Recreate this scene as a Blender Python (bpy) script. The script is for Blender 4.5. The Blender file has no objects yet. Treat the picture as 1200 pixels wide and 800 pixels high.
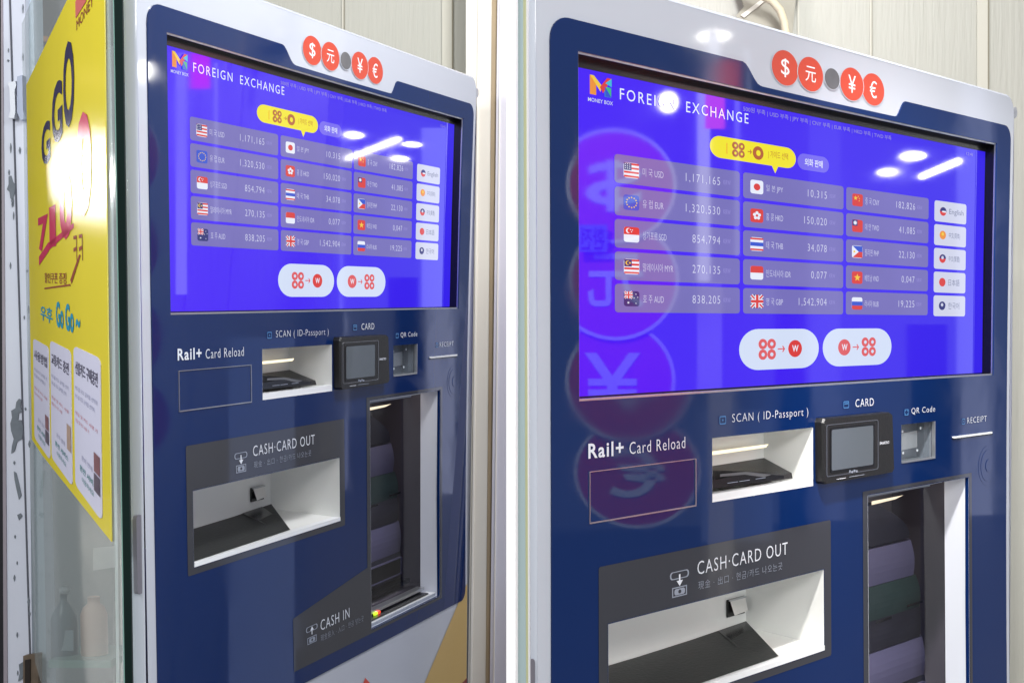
import bpy, bmesh, math, random
from mathutils import Vector, Matrix
from mathutils.geometry import tessellate_polygon
random.seed(4)
sc = bpy.context.scene
COL = sc.collection

# ------------------------------------------------------------------ frames
F, CX, CY, SY = 1582.284, 762.119, 461.050, 0.221268
PA = ([[0.26820635284396277, -0.020003018838620684, -0.963153794329159], [-0.06918987577509562, 0.9968025110166772, -0.039968926944194544], [0.9608736198811689, 0.07736041150475681, 0.26596475959691646]], [-0.6625151351621136, -0.7196043479039148, 1.848196337813508])
PB = ([[0.6573838003134375, 0.0029215522717916317, -0.7535502661518408], [-0.04035077737628009, 0.9986942921172143, -0.03132930988108494], [0.752474819412794, 0.051001719822162395, 0.656643336008665]], [-0.08222849845603236, -0.600488071204353, 1.4825758488377503])
CAM_H = 1.40
dn = (Vector([r[1] for r in PA[0]]) + Vector([r[1] for r in PB[0]])).normalized()
up_c = -dn
fw_c = (Vector((0, 0, 1)) - up_c * up_c.z).normalized()
rt_c = fw_c.cross(up_c)
if rt_c.x < 0: rt_c = -rt_c
C2W = Matrix((rt_c, fw_c, up_c))
ORIG = Vector((0, 0, CAM_H))
def cw(p):                       # surveyed point (metres from the tripod) -> world
    return C2W @ Vector(p) + ORIG
def at(px, py, z):
    return cw(((px - CX) / F * z, (py - CY) / F * z, z))

# ------------------------------------------------------------------ materials
def lin(c):
    return tuple((v / 255 / 12.92) if v / 255 <= .04045 else ((v / 255 + .055) / 1.055) ** 2.4 for v in c)
MATS = {}
def mat(name, rgb, rough=.5, metal=0., spec=.5, emit=0., noise=0., nscale=8., bump=0., bscale=40., ior=1.5, srgb=True, coat=0., stretch=None):
    if name in MATS: return MATS[name]
    m = bpy.data.materials.new(name); m.use_nodes = True
    nt = m.node_tree; b = nt.nodes['Principled BSDF']
    c = lin(rgb) if srgb else rgb
    b.inputs['Roughness'].default_value = rough
    b.inputs['Metallic'].default_value = metal
    b.inputs['Specular IOR Level'].default_value = spec
    b.inputs['IOR'].default_value = ior
    b.inputs['Coat Weight'].default_value = coat
    if emit:
        b.inputs['Base Color'].default_value = (.01, .01, .015, 1)
        b.inputs['Emission Color'].default_value = (*c, 1)
        b.inputs['Emission Strength'].default_value = emit
    else:
        b.inputs['Base Color'].default_value = (*c, 1)
    tc = None
    if noise or bump:
        tc = nt.nodes.new('ShaderNodeTexCoord'); mp = nt.nodes.new('ShaderNodeMapping')
        nt.links.new(tc.outputs['Object'], mp.inputs['Vector'])
        if stretch: mp.inputs['Scale'].default_value = stretch
    if noise:
        n = nt.nodes.new('ShaderNodeTexNoise'); n.inputs['Scale'].default_value = nscale; n.inputs['Detail'].default_value = 5
        nt.links.new(mp.outputs[0], n.inputs['Vector'])
        mx = nt.nodes.new('ShaderNodeMix'); mx.data_type = 'RGBA'
        mx.inputs[6].default_value = (*[v * (1 - noise) for v in c], 1)
        mx.inputs[7].default_value = (*[min(1, v * (1 + noise)) for v in c], 1)
        nt.links.new(n.outputs['Fac'], mx.inputs[0])
        nt.links.new(mx.outputs[2], b.inputs['Emission Color' if emit else 'Base Color'])
    if bump:
        n2 = nt.nodes.new('ShaderNodeTexNoise'); n2.inputs['Scale'].default_value = bscale; n2.inputs['Detail'].default_value = 4
        nt.links.new(mp.outputs[0], n2.inputs['Vector'])
        bp = nt.nodes.new('ShaderNodeBump'); bp.inputs['Strength'].default_value = bump; bp.inputs['Distance'].default_value = .004
        nt.links.new(n2.outputs['Fac'], bp.inputs['Height']); nt.links.new(bp.outputs[0], b.inputs['Normal'])
    MATS[name] = m
    return m
def glass(name, tint, haze, hazecol, rough=.03, ior=1.45, f90=1.):
    if name in MATS: return MATS[name]
    m = bpy.data.materials.new(name); m.use_nodes = True; nt = m.node_tree
    for n in list(nt.nodes): nt.nodes.remove(n)
    out = nt.nodes.new('ShaderNodeOutputMaterial')
    tr = nt.nodes.new('ShaderNodeBsdfTransparent'); tr.inputs[0].default_value = (*tint, 1)
    df = nt.nodes.new('ShaderNodeBsdfDiffuse'); df.inputs[0].default_value = (*hazecol, 1)
    m1 = nt.nodes.new('ShaderNodeMixShader'); m1.inputs[0].default_value = haze
    nt.links.new(tr.outputs[0], m1.inputs[1]); nt.links.new(df.outputs[0], m1.inputs[2])
    gl = nt.nodes.new('ShaderNodeBsdfGlossy'); gl.inputs['Roughness'].default_value = rough
    ge = nt.nodes.new('ShaderNodeNewGeometry'); dt = nt.nodes.new('ShaderNodeVectorMath'); dt.operation = 'DOT_PRODUCT'
    nt.links.new(ge.outputs['Incoming'], dt.inputs[0]); nt.links.new(ge.outputs['Normal'], dt.inputs[1])
    ab = nt.nodes.new('ShaderNodeMath'); ab.operation = 'ABSOLUTE'; nt.links.new(dt.outputs['Value'], ab.inputs[0])
    iv = nt.nodes.new('ShaderNodeMath'); iv.operation = 'SUBTRACT'; iv.inputs[0].default_value = 1; nt.links.new(ab.outputs[0], iv.inputs[1])
    pw_ = nt.nodes.new('ShaderNodeMath'); pw_.operation = 'POWER'; pw_.inputs[1].default_value = 5; nt.links.new(iv.outputs[0], pw_.inputs[0])
    r0 = ((ior - 1) / (ior + 1)) ** 2
    fr = nt.nodes.new('ShaderNodeMath'); fr.operation = 'MULTIPLY_ADD'; fr.inputs[1].default_value = f90 - r0; fr.inputs[2].default_value = r0; nt.links.new(pw_.outputs[0], fr.inputs[0])
    m2 = nt.nodes.new('ShaderNodeMixShader')
    nt.links.new(fr.outputs[0], m2.inputs[0]); nt.links.new(m1.outputs[0], m2.inputs[1]); nt.links.new(gl.outputs[0], m2.inputs[2])
    nt.links.new(m2.outputs[0], out.inputs[0])
    MATS[name] = m
    return m

WHITE = mat('white_powder_coat', (192, 197, 208), rough=.06, spec=.5, noise=.02, nscale=3)
CABM = mat('cabinet_steel', (206, 209, 216), rough=.4, noise=.03)
NAVY = mat('navy_back_painted_glass', (9, 39, 92), rough=.035, spec=.42, ior=1.5, noise=.05, nscale=2.5)
GREY = mat('grey_printed_glass', (60, 62, 70), rough=.07, spec=.5, noise=.03)
BLACK = mat('black_bezel', (12, 12, 15), rough=.25)
DARKP = mat('black_plastic', (30, 30, 32), rough=.38, noise=.15, nscale=30, bump=.15, bscale=400)
TRAY = mat('black_tray_rubber', (36, 38, 38), rough=.5, noise=.2, nscale=12, bump=.2, bscale=200)
SILVER = mat('brushed_metal', (196, 198, 202), rough=.28, metal=.85, noise=.1, nscale=30, stretch=(1, 1, 12))
LIPM = mat('white_lip', (240, 243, 246), rough=.3)
POCKET = mat('white_pocket_steel', (238, 239, 236), rough=.36, noise=.05, nscale=5)
PRINT = mat('white_print', (225, 230, 240), rough=.35)
PRINTD = mat('dim_print', (148, 156, 172), rough=.4)
ICONM = mat('icon_print', (70, 130, 190), rough=.4)
CORAL = mat('coral_sticker', (204, 72, 50), rough=.3, noise=.03)
LENSM = mat('camera_lens_grey', (104, 104, 108), rough=.12, noise=.35, nscale=25)
GOLD = mat('gold_vinyl', (203, 172, 108), rough=.35, noise=.03)
MAROON = mat('maroon_vinyl', (128, 46, 52), rough=.35)
REDV = mat('red_vinyl', (214, 74, 60), rough=.35)
LED = mat('warm_led', (255, 238, 200), emit=1.6)
SCRN = mat('reader_lcd', (92, 100, 108), rough=.08, noise=.08, nscale=10)
def ui(name, rgb, k=1.0): return mat('lit_' + name, rgb, rough=.045, spec=.5, emit=k)
U_BLUE = mat('lit_blue', (50, 4, 255), rough=.045, emit=.94, noise=.16, nscale=1.6)
def _grad():
    nt = U_BLUE.node_tree; b = nt.nodes['Principled BSDF']; src = b.inputs['Emission Color'].links[0].from_socket
    tc = nt.nodes.new('ShaderNodeTexCoord'); sp = nt.nodes.new('ShaderNodeSeparateXYZ'); nt.links.new(tc.outputs['Object'], sp.inputs[0])
    mr = nt.nodes.new('ShaderNodeMapRange'); mr.inputs[1].default_value = -.5; mr.inputs[2].default_value = .5; nt.links.new(sp.outputs[0], mr.inputs[0])
    mx = nt.nodes.new('ShaderNodeMix'); mx.data_type = 'RGBA'; mx.inputs[6].default_value = (*lin((70, 0, 255)), 1); mx.inputs[7].default_value = (*lin((48, 28, 236)), 1)
    nt.links.new(mr.outputs[0], mx.inputs[0]); m2 = nt.nodes.new('ShaderNodeMix'); m2.data_type = 'RGBA'; m2.inputs[0].default_value = .75
    nt.links.new(src, m2.inputs[6]); nt.links.new(mx.outputs[2], m2.inputs[7]); nt.links.new(m2.outputs[2], b.inputs['Emission Color'])
_grad()
def smear(m, lo, hi, sc_=6.):
    nt = m.node_tree; b = nt.nodes['Principled BSDF']; tc = nt.nodes.new('ShaderNodeTexCoord'); n = nt.nodes.new('ShaderNodeTexNoise'); n.inputs['Scale'].default_value = sc_; n.inputs['Detail'].default_value = 8; n.inputs['Distortion'].default_value = 1.5
    mr = nt.nodes.new('ShaderNodeMapRange'); mr.inputs[1].default_value = .45; mr.inputs[2].default_value = .7; mr.inputs[3].default_value = lo; mr.inputs[4].default_value = hi
    nt.links.new(tc.outputs['Object'], n.inputs['Vector']); nt.links.new(n.outputs['Fac'], mr.inputs[0]); nt.links.new(mr.outputs[0], b.inputs['Roughness'])
smear(NAVY, .03, .10); smear(U_BLUE, .03, .06, 5.); smear(GREY, .05, .2); smear(WHITE, .05, .16, 4.)
U_TILE = mat('lit_tile', (122, 115, 194), rough=.045, emit=.88, noise=.14, nscale=7)
U_TEXT = ui('text', (222, 224, 250), .9); U_WHITE = ui('white', (235, 240, 255), .95); U_PALE = ui('pale', (214, 218, 240), .9); U_BTN = ui('button', (214, 226, 250), .95)
U_DIM = ui('dim', (160, 152, 228), .8); U_YEL = ui('yellow', (245, 232, 20), .95); U_PILL = ui('pill', (118, 104, 248), .9)
U_RED = ui('red', (226, 58, 52), .9); U_CORAL = ui('coral', (230, 92, 96), .9); U_ORNG = ui('orange', (244, 150, 50), .9)
U_NAVY = ui('navy', (34, 40, 120), .9); U_FBLUE = ui('flag_blue', (44, 84, 214), .9); U_GOLD = ui('gold', (250, 208, 60), .9)
U_GREEN = ui('green', (60, 190, 130), .9); U_GREY = ui('grey', (120, 128, 160), .9); U_BROWN = ui('brown', (186, 96, 40), .9); U_CYAN = ui('cyan', (60, 190, 220), .9)

# ------------------------------------------------------------------ mesh helpers
def newobj(name, verts, faces, mats, parent=None, fm=None, smooth=False):
    me = bpy.data.meshes.new(name); me.from_pydata([tuple(v) for v in verts], [], faces)
    if not isinstance(mats, (list, tuple)): mats = [mats]
    for m in mats: me.materials.append(m)
    if fm:
        for p, i in zip(me.polygons, fm): p.material_index = i
    if smooth:
        for p in me.polygons: p.use_smooth = True
    me.update()
    o = bpy.data.objects.new(name, me); COL.objects.link(o)
    if parent: o.parent = parent
    return o
def tag(o, label=None, cat=None, group=None, kind=None):
    if label: o['label'] = label
    if cat: o['category'] = cat
    if group: o['group'] = group
    if kind: o['kind'] = kind
    return o
def rrect(x0, x1, y0, y1, rx, ry=None, n=7, corners='1111'):
    ry = ry or rx; P = []
    for k, (cx, cy, a0) in enumerate(((x0 + rx, y0 + ry, 180), (x1 - rx, y0 + ry, 270), (x1 - rx, y1 - ry, 0), (x0 + rx, y1 - ry, 90))):
        if corners[k] == '0':
            P.append(((x0, x1, x1, x0)[k], (y0, y0, y1, y1)[k])); continue
        for i in range(n + 1):
            a = math.radians(a0 + 90 * i / n); P.append((cx + rx * math.cos(a), cy + ry * math.sin(a)))
    return P
def rect(x0, x1, y0, y1): return [(x0, y0), (x1, y0), (x1, y1), (x0, y1)]
def ell(cx, cy, rx, ry, n=28, a0=0, a1=360):
    return [(cx + rx * math.cos(math.radians(a0 + (a1 - a0) * i / n)), cy + ry * math.sin(math.radians(a0 + (a1 - a0) * i / n))) for i in range(n if a1 - a0 == 360 else n + 1)]
def star(cx, cy, rx, ry, n=5, k=.42):
    return [(cx + rx * (1 if i % 2 == 0 else k) * math.sin(math.pi * i / n), cy - ry * (1 if i % 2 == 0 else k) * math.cos(math.pi * i / n)) for i in range(2 * n)]
def subdiv(poly, L=.12):
    out = []
    for i, a in enumerate(poly):
        b = poly[(i + 1) % len(poly)]; n = max(1, int(math.hypot(b[0] - a[0], b[1] - a[1]) / L))
        for k in range(n): out.append((a[0] + (b[0] - a[0]) * k / n, a[1] + (b[1] - a[1]) * k / n))
    return out
_tc = {}
def glyphs(body, bold=0., space=1.):
    key = (body, bold, space)
    if key in _tc: return _tc[key]
    c = bpy.data.curves.new('lettering', 'FONT'); c.body = body; c.offset = bold; c.space_character = space; c.resolution_u = 3
    o = bpy.data.objects.new('lettering', c); COL.objects.link(o); bpy.context.view_layer.update()
    me = bpy.data.meshes.new_from_object(o.evaluated_get(bpy.context.evaluated_depsgraph_get()))
    V = [(v.co.x, v.co.y) for v in me.vertices]; Fc = [tuple(p.vertices) for p in me.polygons]
    bpy.data.objects.remove(o); bpy.data.curves.remove(c); bpy.data.meshes.remove(me)
    _tc[key] = (V, Fc); return V, Fc
class Sheet:                      # collects flat printed shapes into one mesh
    def __init__(s, pos): s.pos = pos; s.V = []; s.F = []; s.M = []; s.mats = []
    def mi(s, m):
        if m not in s.mats: s.mats.append(m)
        return s.mats.index(m)
    def poly(s, polys, d, m):
        if isinstance(polys[0][0], (int, float)): polys = [polys]
        b = len(s.V); allp = [p for q in polys for p in q]
        tris = tessellate_polygon([[Vector((x, y, 0)) for x, y in q] for q in polys])
        s.V += [s.pos(x, y, d) for x, y in allp]; k = s.mi(m)
        for t in tris: s.F.append(tuple(b + i for i in t)); s.M.append(k)
        return s
    def text(s, body, x0, x1, y0, y1, d, m, bold=0., space=1.):
        V, Fc = glyphs(body, bold, space); b = len(s.V)
        ax, bx = min(v[0] for v in V), max(v[0] for v in V); ay, by = min(v[1] for v in V), max(v[1] for v in V)
        k = s.mi(m)
        for u, v in V: s.V.append(s.pos(x0 + (u - ax) / (bx - ax) * (x1 - x0), y1 - (v - ay) / (by - ay) * (y1 - y0), d))
        for f in Fc: s.F.append(tuple(b + i for i in f)); s.M.append(k)
        return s
    def solid(s, outer, d0, d1, m, holes=()):
        """slab with its front at d0 and back at d1"""
        polys = [outer] + list(holes); k = s.mi(m)
        allp = [p for q in polys for p in q]; n = len(allp)
        tris = tessellate_polygon([[Vector((x, y, 0)) for x, y in q] for q in polys])
        b = len(s.V); s.V += [s.pos(x, y, d0) for x, y in allp] + [s.pos(x, y, d1) for x, y in allp]
        for t in tris:
            s.F.append(tuple(b + i for i in t)); s.M.append(k)
            s.F.append(tuple(b + n + i for i in reversed(t))); s.M.append(k)
        st = 0
        for q in polys:
            for i in range(len(q)):
                j = (i + 1) % len(q); s.F.append((b + st + i, b + st + j, b + n + st + j, b + n + st + i)); s.M.append(k)
            st += len(q)
        return s
    def quad(s, pts, m):          # pts = (x, y, d)
        b = len(s.V); s.V += [s.pos(*p) for p in pts]; s.F.append(tuple(range(b, b + len(pts)))); s.M.append(s.mi(m)); return s
    def box(s, x0, x1, y0, y1, d0, d1, m):
        return s.solid(rect(x0, x1, y0, y1), d0, d1, m)
    def pocket(s, x0, x1, y0, y1, d0, d1, m, bx0=None, bx1=None, by0=None, by1=None):
        a = [(x0, y0, d0), (x1, y0, d0), (x1, y1, d0), (x0, y1, d0)]
        bx0 = x0 if bx0 is None else bx0; bx1 = x1 if bx1 is None else bx1; by0 = y0 if by0 is None else by0; by1 = y1 if by1 is None else by1
        c = [(bx0, by0, d1), (bx1, by0, d1), (bx1, by1, d1), (bx0, by1, d1)]
        for i in range(4): s.quad([a[i], a[(i + 1) % 4], c[(i + 1) % 4], c[i]], m)
        s.quad(c, m); return s
    def build(s, name, parent=None): return newobj(name, s.V, s.F, s.mats, parent, s.M)

# ------------------------------------------------------------------ the kiosk
WARP = {'A': ([-0.00463, -0.01496, 0.0083, -0.02568, 0.03464, 0.00533, -0.04564, 0.04213], [0.00091, -0.00572, 0.00026, 0.02419, -0.00382, -0.004, 0.00781, -0.01726]),
        'B': ([0.0003, -0.00534, -0.00195, 0.00923, 0.00292, -0.00381, -0.03123, 0.03928], [0.00098, 0.00694, -0.01431, -0.01839, -0.00339, 0.02509, 0.01216, -0.00402])}
BASE = 1.9
FLAGS = ['us', 'eu', 'sg', 'my', 'au', 'jp', 'hk', 'th', 'id', 'uk', 'cn', 'tw', 'ph', 'vn', 'ru']
ROWS = [('미 국 USD', '1,171,165'), ('유 럽 EUR', '1,320,530'), ('싱가포르 SGD', '854,794'), ('말레이시아 MYR', '270,135'), ('호 주 AUD', '838,205'),
        ('일 본 JPY', '10,315'), ('홍 콩 HKD', '150,020'), ('태 국 THB', '34,078'), ('인도네시아 IDR', '0,077'), ('영 국 GBP', '1,542,904'),
        ('중 국 CNY', '182,826'), ('대 만 TWD', '41,085'), ('필리핀 PHP', '22,130'), ('베트남 VND', '0,047'), ('러시아 RUB', '19,225')]
def draw_flag(S, kind, x0, x1, y0, y1, d):
    w, h = x1 - x0, y1 - y0
    X = lambda u: x0 + u * w
    Y = lambda v: y0 + v * h
    def R(u0, u1, v0, v1, m, l=1): S.poly(rect(X(u0), X(u1), Y(v0), Y(v1)), d - .00012 * l, m)
    def E(u, v, r, m, l=2): S.poly(ell(X(u), Y(v), r * w, r * h, 14), d - .00012 * l, m)
    base = {'us': U_WHITE, 'eu': U_FBLUE, 'sg': U_WHITE, 'my': U_WHITE, 'au': U_NAVY, 'jp': U_WHITE, 'hk': U_RED, 'th': U_WHITE, 'id': U_WHITE, 'uk': U_WHITE, 'cn': U_RED, 'tw': U_RED, 'ph': U_WHITE, 'vn': U_RED, 'ru': U_WHITE}[kind]
    S.poly(rrect(x0, x1, y0, y1, w * .16, h * .16, 4), d, base)
    if kind in ('us', 'my'):
        for i in range(4): R(.02, .98, .02 + i * .27, .15 + i * .27, U_RED)
        R(.02, .5, .03, .5, U_NAVY, 2)
        if kind == 'my': E(.24, .26, .15, U_GOLD, 3); E(.29, .26, .12, U_NAVY, 4); E(.36, .26, .06, U_GOLD, 5)
        else:
            for a in range(3):
                for b in range(3): E(.1 + a * .14, .1 + b * .14, .03, U_WHITE, 3)
    elif kind == 'eu':
        for i in range(12): E(.5 + .33 * math.sin(i * math.pi / 6), .5 + .33 * math.cos(i * math.pi / 6), .045, U_GOLD)
    elif kind == 'sg':
        S.poly(rrect(x0, x1, y0, y0 + h * .5, w * .16, h * .16, 4, '1100'), d - .00012, U_RED); E(.3, .25, .17, U_WHITE); E(.37, .25, .15, U_RED, 3)
        for u, v in ((.42, .18), (.54, .2), (.48, .32)): E(u, v, .035, U_WHITE, 4)
    elif kind in ('au', 'uk'):
        u1, v1 = (.55, .5) if kind == 'au' else (1, 1)
        if kind == 'uk': S.poly(rrect(x0, x1, y0, y1, w * .16, h * .16, 4), d - .00012, U_NAVY)
        for (a, b, c, e) in ((0, 0, u1, v1), (u1, 0, 0, v1)):
            for t, m, l in ((.13, U_WHITE, 2), (.06, U_RED, 3)):
                L = 1 / math.hypot(c - a, e - b); nx, ny = -(e - b) * L * t * u1, (c - a) * L * t * u1
                S.poly([(X(a + (c - a) * .06 + nx), Y(b + (e - b) * .06 + ny)), (X(a + (c - a) * .94 + nx), Y(b + (e - b) * .94 + ny)), (X(a + (c - a) * .94 - nx), Y(b + (e - b) * .94 - ny)), (X(a + (c - a) * .06 - nx), Y(b + (e - b) * .06 - ny))], d - .00012 * l, m)
        for t, m, l in ((.17, U_WHITE, 4), (.1, U_RED, 5)):
            R(.02, u1 * .98, v1 * (.5 - t), v1 * (.5 + t), m, l); R(u1 * (.5 - t), u1 * (.5 + t), .02, v1 * .98, m, l + .3)
        if kind == 'au':
            for u, v, r in ((.27, .76, .09), (.76, .2, .05), (.76, .8, .05), (.64, .45, .05), (.88, .4, .05)): S.poly(star(X(u), Y(v), r * w, r * h, 7), d - .0003, U_WHITE)
    elif kind == 'jp': E(.5, .5, .26, U_RED)
    elif kind == 'hk':
        for i in range(5):
            a = i * 2 * math.pi / 5; E(.5 + .2 * math.sin(a), .5 - .2 * math.cos(a), .12, U_WHITE)
    elif kind == 'th': R(.0, 1, .04, .17, U_RED); R(.0, 1, .36, .64, U_FBLUE); R(.0, 1, .83, .96, U_RED)
    elif kind == 'id': S.poly(rrect(x0, x1, y0, y0 + h * .5, w * .16, h * .16, 4, '1100'), d - .00012, U_RED)
    elif kind == 'cn':
        S.poly(star(X(.3), Y(.35), .2 * w, .2 * h), d - .00024, U_GOLD)
        for u, v in ((.55, .2), (.66, .36), (.64, .55)): E(u, v, .045, U_GOLD)
    elif kind == 'tw': R(.02, .5, .02, .5, U_NAVY); S.poly(star(X(.27), Y(.26), .2 * w, .2 * h, 10, .6), d - .0003, U_WHITE)
    elif kind == 'ph':
        R(.1, .98, .03, .5, U_FBLUE); R(.1, .98, .5, .97, U_RED, 1); S.poly([(X(.02), Y(.02)), (X(.62), Y(.5)), (X(.02), Y(.98))], d - .00024, U_WHITE); E(.2, .5, .09, U_GOLD, 3)
    elif kind == 'vn': S.poly(star(X(.5), Y(.5), .32 * w, .32 * h), d - .00024, U_GOLD)
    elif kind == 'ru': R(.0, 1, .34, .67, U_FBLUE); S.poly(rrect(x0, x1, y0 + h * .67, y1, w * .16, h * .16, 4, '0011'), d - .00012, U_RED)

def four_coins(S, cx, cy, rx, ry, d, m, w):
    k = 0
    for a in (-1, 1):
        for b in (-1, 1):
            S.poly(ell(cx + a * rx * .52, cy + b * ry * .52, rx * .52, ry * .52, 16), d - .00004 * k, m); S.poly(ell(cx + a * rx * .52, cy + b * ry * .52, rx * .2, ry * .2, 10), d - .0004, w); k += 1
def arrow(S, x0, x1, y, h, d, m):
    t = h * .13
    S.poly(rect(x0, x1 - .002, y - t, y + t), d, m)
    for s in (-1, 1): S.poly([(x1, y), (x1 - h * .8, y + s * h * .75), (x1 - h * .8 - t * 2.5, y + s * h * .6), (x1 - t * 4, y)], d - .00005 * (s + 2), m)

def build_kiosk(key, pose, label):
    R = Matrix(pose[0]); T = Vector(pose[1]); wx, wy = WARP[key]
    rw = C2W @ R                                   # columns: right, down, inward
    ex, ey, ez = rw.col[0], rw.col[2], -rw.col[1]
    root = bpy.data.objects.new('currency_exchange_kiosk', None); COL.objects.link(root)
    root.empty_display_size = .1
    loc = cw(R @ Vector((.5, BASE + SY, 0)) + T)
    root.matrix_world = Matrix.Translation(loc) @ Matrix((ex, ey, ez)).transposed().to_4x4()
    tag(root, label, 'exchange kiosk', 'foreign currency exchange kiosks')
    def pos(x, y, d):
        a, b = max(-.1, min(1.1, x)), max(-.1, min(1.05, y))
        t = (1, a, b, a * b, a * a, b * b, a * a * b, a * b * b)
        return (x + sum(c * v for c, v in zip(wx, t)) - .5, d, BASE - (y + sum(c * v for c, v in zip(wy, t))))
    S = lambda: Sheet(pos)
    top = -.0905 if key == 'B' else -.094
    bot = BASE - .05
    # --- white fascia: front sheet with rolled edges, a wide opening for the navy glass
    outer0 = subdiv(rrect(-.063, 1.064, top + .006, bot, .026, .03), .1)
    outer1 = subdiv(rrect(-.0665, 1.070, top, bot + .004, .030, .034), .1)
    hole = subdiv(rrect(-.038, 1.045, -.0035, 1.014, .003, n=2), .1)
    s = S()
    tris = tessellate_polygon([[Vector((*p, 0)) for p in outer0], [Vector((*p, 0)) for p in hole]])
    allp = outer0 + hole; s.V += [pos(x, y, 0) for x, y in allp]
    for t in tris: s.F.append(tuple(t)); s.M.append(s.mi(WHITE))
    prof = []
    for k in range(5):
        a = k / 4 * math.pi / 2
        f = math.sin(a); g = 1 - math.cos(a); g, f = g, f
        rx = -.063 + (-.0665 + .063) * f; fr = f
        x0, x1, y0, y1 = -.063 - .0035 * f, 1.064 + .006 * f, top + .006 - .006 * f, bot + .004 * f
        rad = .026 + .004 * f
        prof.append(([(x, y) for x, y in rrect(x0, x1, y0, y1, rad, rad + .004)], .013 * g))
    prof.append((prof[-1][0], .035))
    inner = [(x, y) for x, y in rrect(-.050, 1.054, top + .018, bot - .01, .026, .03)]
    prof.append((inner, .036))
    n = len(prof[0][0])
    b0 = len(s.V)
    for P, d in prof: s.V += [pos(x, y, d) for x, y in P]
    for k in range(len(prof) - 1):
        for i in range(n):
            j = (i + 1) % n; s.F.append((b0 + k * n + i, b0 + k * n + j, b0 + (k + 1) * n + j, b0 + (k + 1) * n + i)); s.M.append(0)
    fascia = s.build('fascia', root)
    for p in fascia.data.polygons:
        if p.index >= len(tris): p.use_smooth = True
    # emblem stickers
    glyph = {0: '$', 1: '元', 3: '¥', 4: '€'}
    order = {0: 1, 1: 2, 3: 2, 4: 1}
    for k, (cx, cy) in enumerate([(.396, -.0395), (.455, -.0395), (.507, -.0405), (.558, -.0400), (.615, -.0400)]):
        if k == 2: continue
        z = -.0005 - order[k] * .0004
        q = S().poly(ell(cx, cy, .0318, .0246, 36), z, WHITE).poly(ell(cx, cy, .0302, .0234, 36), z - .0002, CORAL)
        gw, gh = (.0095, .0125) if k != 1 else (.0125, .0105)
        q.text(glyph[k], cx - gw, cx + gw, cy - gh, cy + gh, z - .0003, LIPM, .0)
        e = q.build('coin_sticker', fascia); e['label'] = 'coral round sticker with the white sign ' + glyph[k]
    c = S().poly(ell(.507, -.0405, .0205, .0160, 28), -.0016, WHITE).poly(ell(.507, -.0405, .0185, .0145, 28), -.0019, LENSM)
    c.build('camera_window', fascia)
    # lower vinyl graphics
    q = S(); q.poly([(1.062, .988), (1.020, 1.016), (.84, 1.153), (.70, 1.33), (1.062, 1.33)], -.0012, GOLD); q.build('gold_vinyl_graphic', fascia)
    q = S(); q.poly([(1.062, 1.2), (.93, 1.222), (.80, 1.33), (.80, 1.42), (1.062, 1.42)], -.0018, MAROON); q.build('maroon_vinyl_graphic', fascia)
    q = S(); q.poly([(.578, 1.072), (.56, 1.09), (.50, 1.25), (.66, 1.25), (.60, 1.09)], -.0012, REDV); q.build('red_vinyl_graphic', fascia)
    # --- cabinet: tapers in behind the fascia
    y0, y1 = top + .02, bot
    ring = lambda x0, x1, ya, yb, d: [(x0, ya, d), (x1, ya, d), (x1, yb, d), (x0, yb, d)]
    r1, r2 = ring(-.048, 1.05, y0, y1, .034), ring(.335, 1.03, y0 + .01, y1, .30)
    s = S()
    for i in range(4): s.quad([r1[i], r1[(i + 1) % 4], r2[(i + 1) % 4], r2[i]], CABM)
    s.quad(r2, CABM); s.build('cabinet', root)
    s = S().box(.0, 1.0, bot, BASE, .03, .28, DARKP); s.build('plinth', root)
    # --- navy glass panel with its openings, notched for the emblem
    nx0, nx1 = .302, .700
    topy = -.034
    P = []
    P += [p for p in rrect(-.043, .2, topy, 0.2, .028, .028, 7, '1000')][:8]
    P += [(nx0, topy)]
    for k in range(1, 7):
        a = k / 6; P.append((nx0 + .038 * a, topy + .026 * (3 * a * a - 2 * a ** 3)))
    P += [(.345, -.0075), (.5, -.0070), (.668, -.0075)]
    for k in range(0, 7):
        a = 1 - k / 6; P.append((nx1 - .026 * a + .004, topy + .026 * (3 * a * a - 2 * a ** 3) if k else -.008))
    P += [p for p in rrect(.6, 1.05, topy, .8, .022, .024, 7, '0100')][1:9]
    P += [p for p in rrect(.6, 1.05, .2, 1.02, .022, .024, 7, '0010')][2:10]
    P += [p for p in rrect(-.043, .5, .2, 1.02, .022, .024, 7, '0001')][3:]
    OP = {'screen': (0, 1, 0, .3893), 'scan': (.2382, .4613, .4462, .5266), 'qr': (.6988, .8006, .4561, .5145), 'out': (.0467, .4867, .6462, .7592), 'inn': (.6029, .9126, .5539, .9849)}
    s = S(); s.solid(subdiv(P, .15), -.002, .004, NAVY, [subdiv(rect(*v), .15) for v in OP.values()])
    panel = s.build('front_panel', root)
    g = S()
    g.poly([rrect(.0305, .5045, .5785, .7700, .003, n=2), rect(*[v + o for v, o in zip(OP['out'], (-.0012, .0012, -.0012, .0012))])], -.0025, GREY)
    g.build('cash_out_surround', panel)
    g = S()
    g.poly([[(.5885, .547), (.923, .547), (.923, .992), (.3217, .992), (.3217, .9), (.5885, .8635)], rect(*[v + o for v, o in zip(OP['inn'], (-.0012, .0012, -.0012, .0012))])], -.0025, GREY)
    g.build('cash_in_surround', panel)
    zt = -.0031
    def word(t, x0, x1, ya, yb, m=PRINT, b=0., name='lettering', sp=1.16): return S().text(t, x0, x1, ya, yb, zt, m, b - .014, sp).build(name, panel)
    word('Rail+', .0134, .0722, .4375, .4545, PRINT, .035)
    word('Card Reload', .0825, .184, .4405, .4545, PRINT, .006)
    word('SCAN ( ID-Passport )', .2779, .4485, .4180, .4320)
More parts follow.
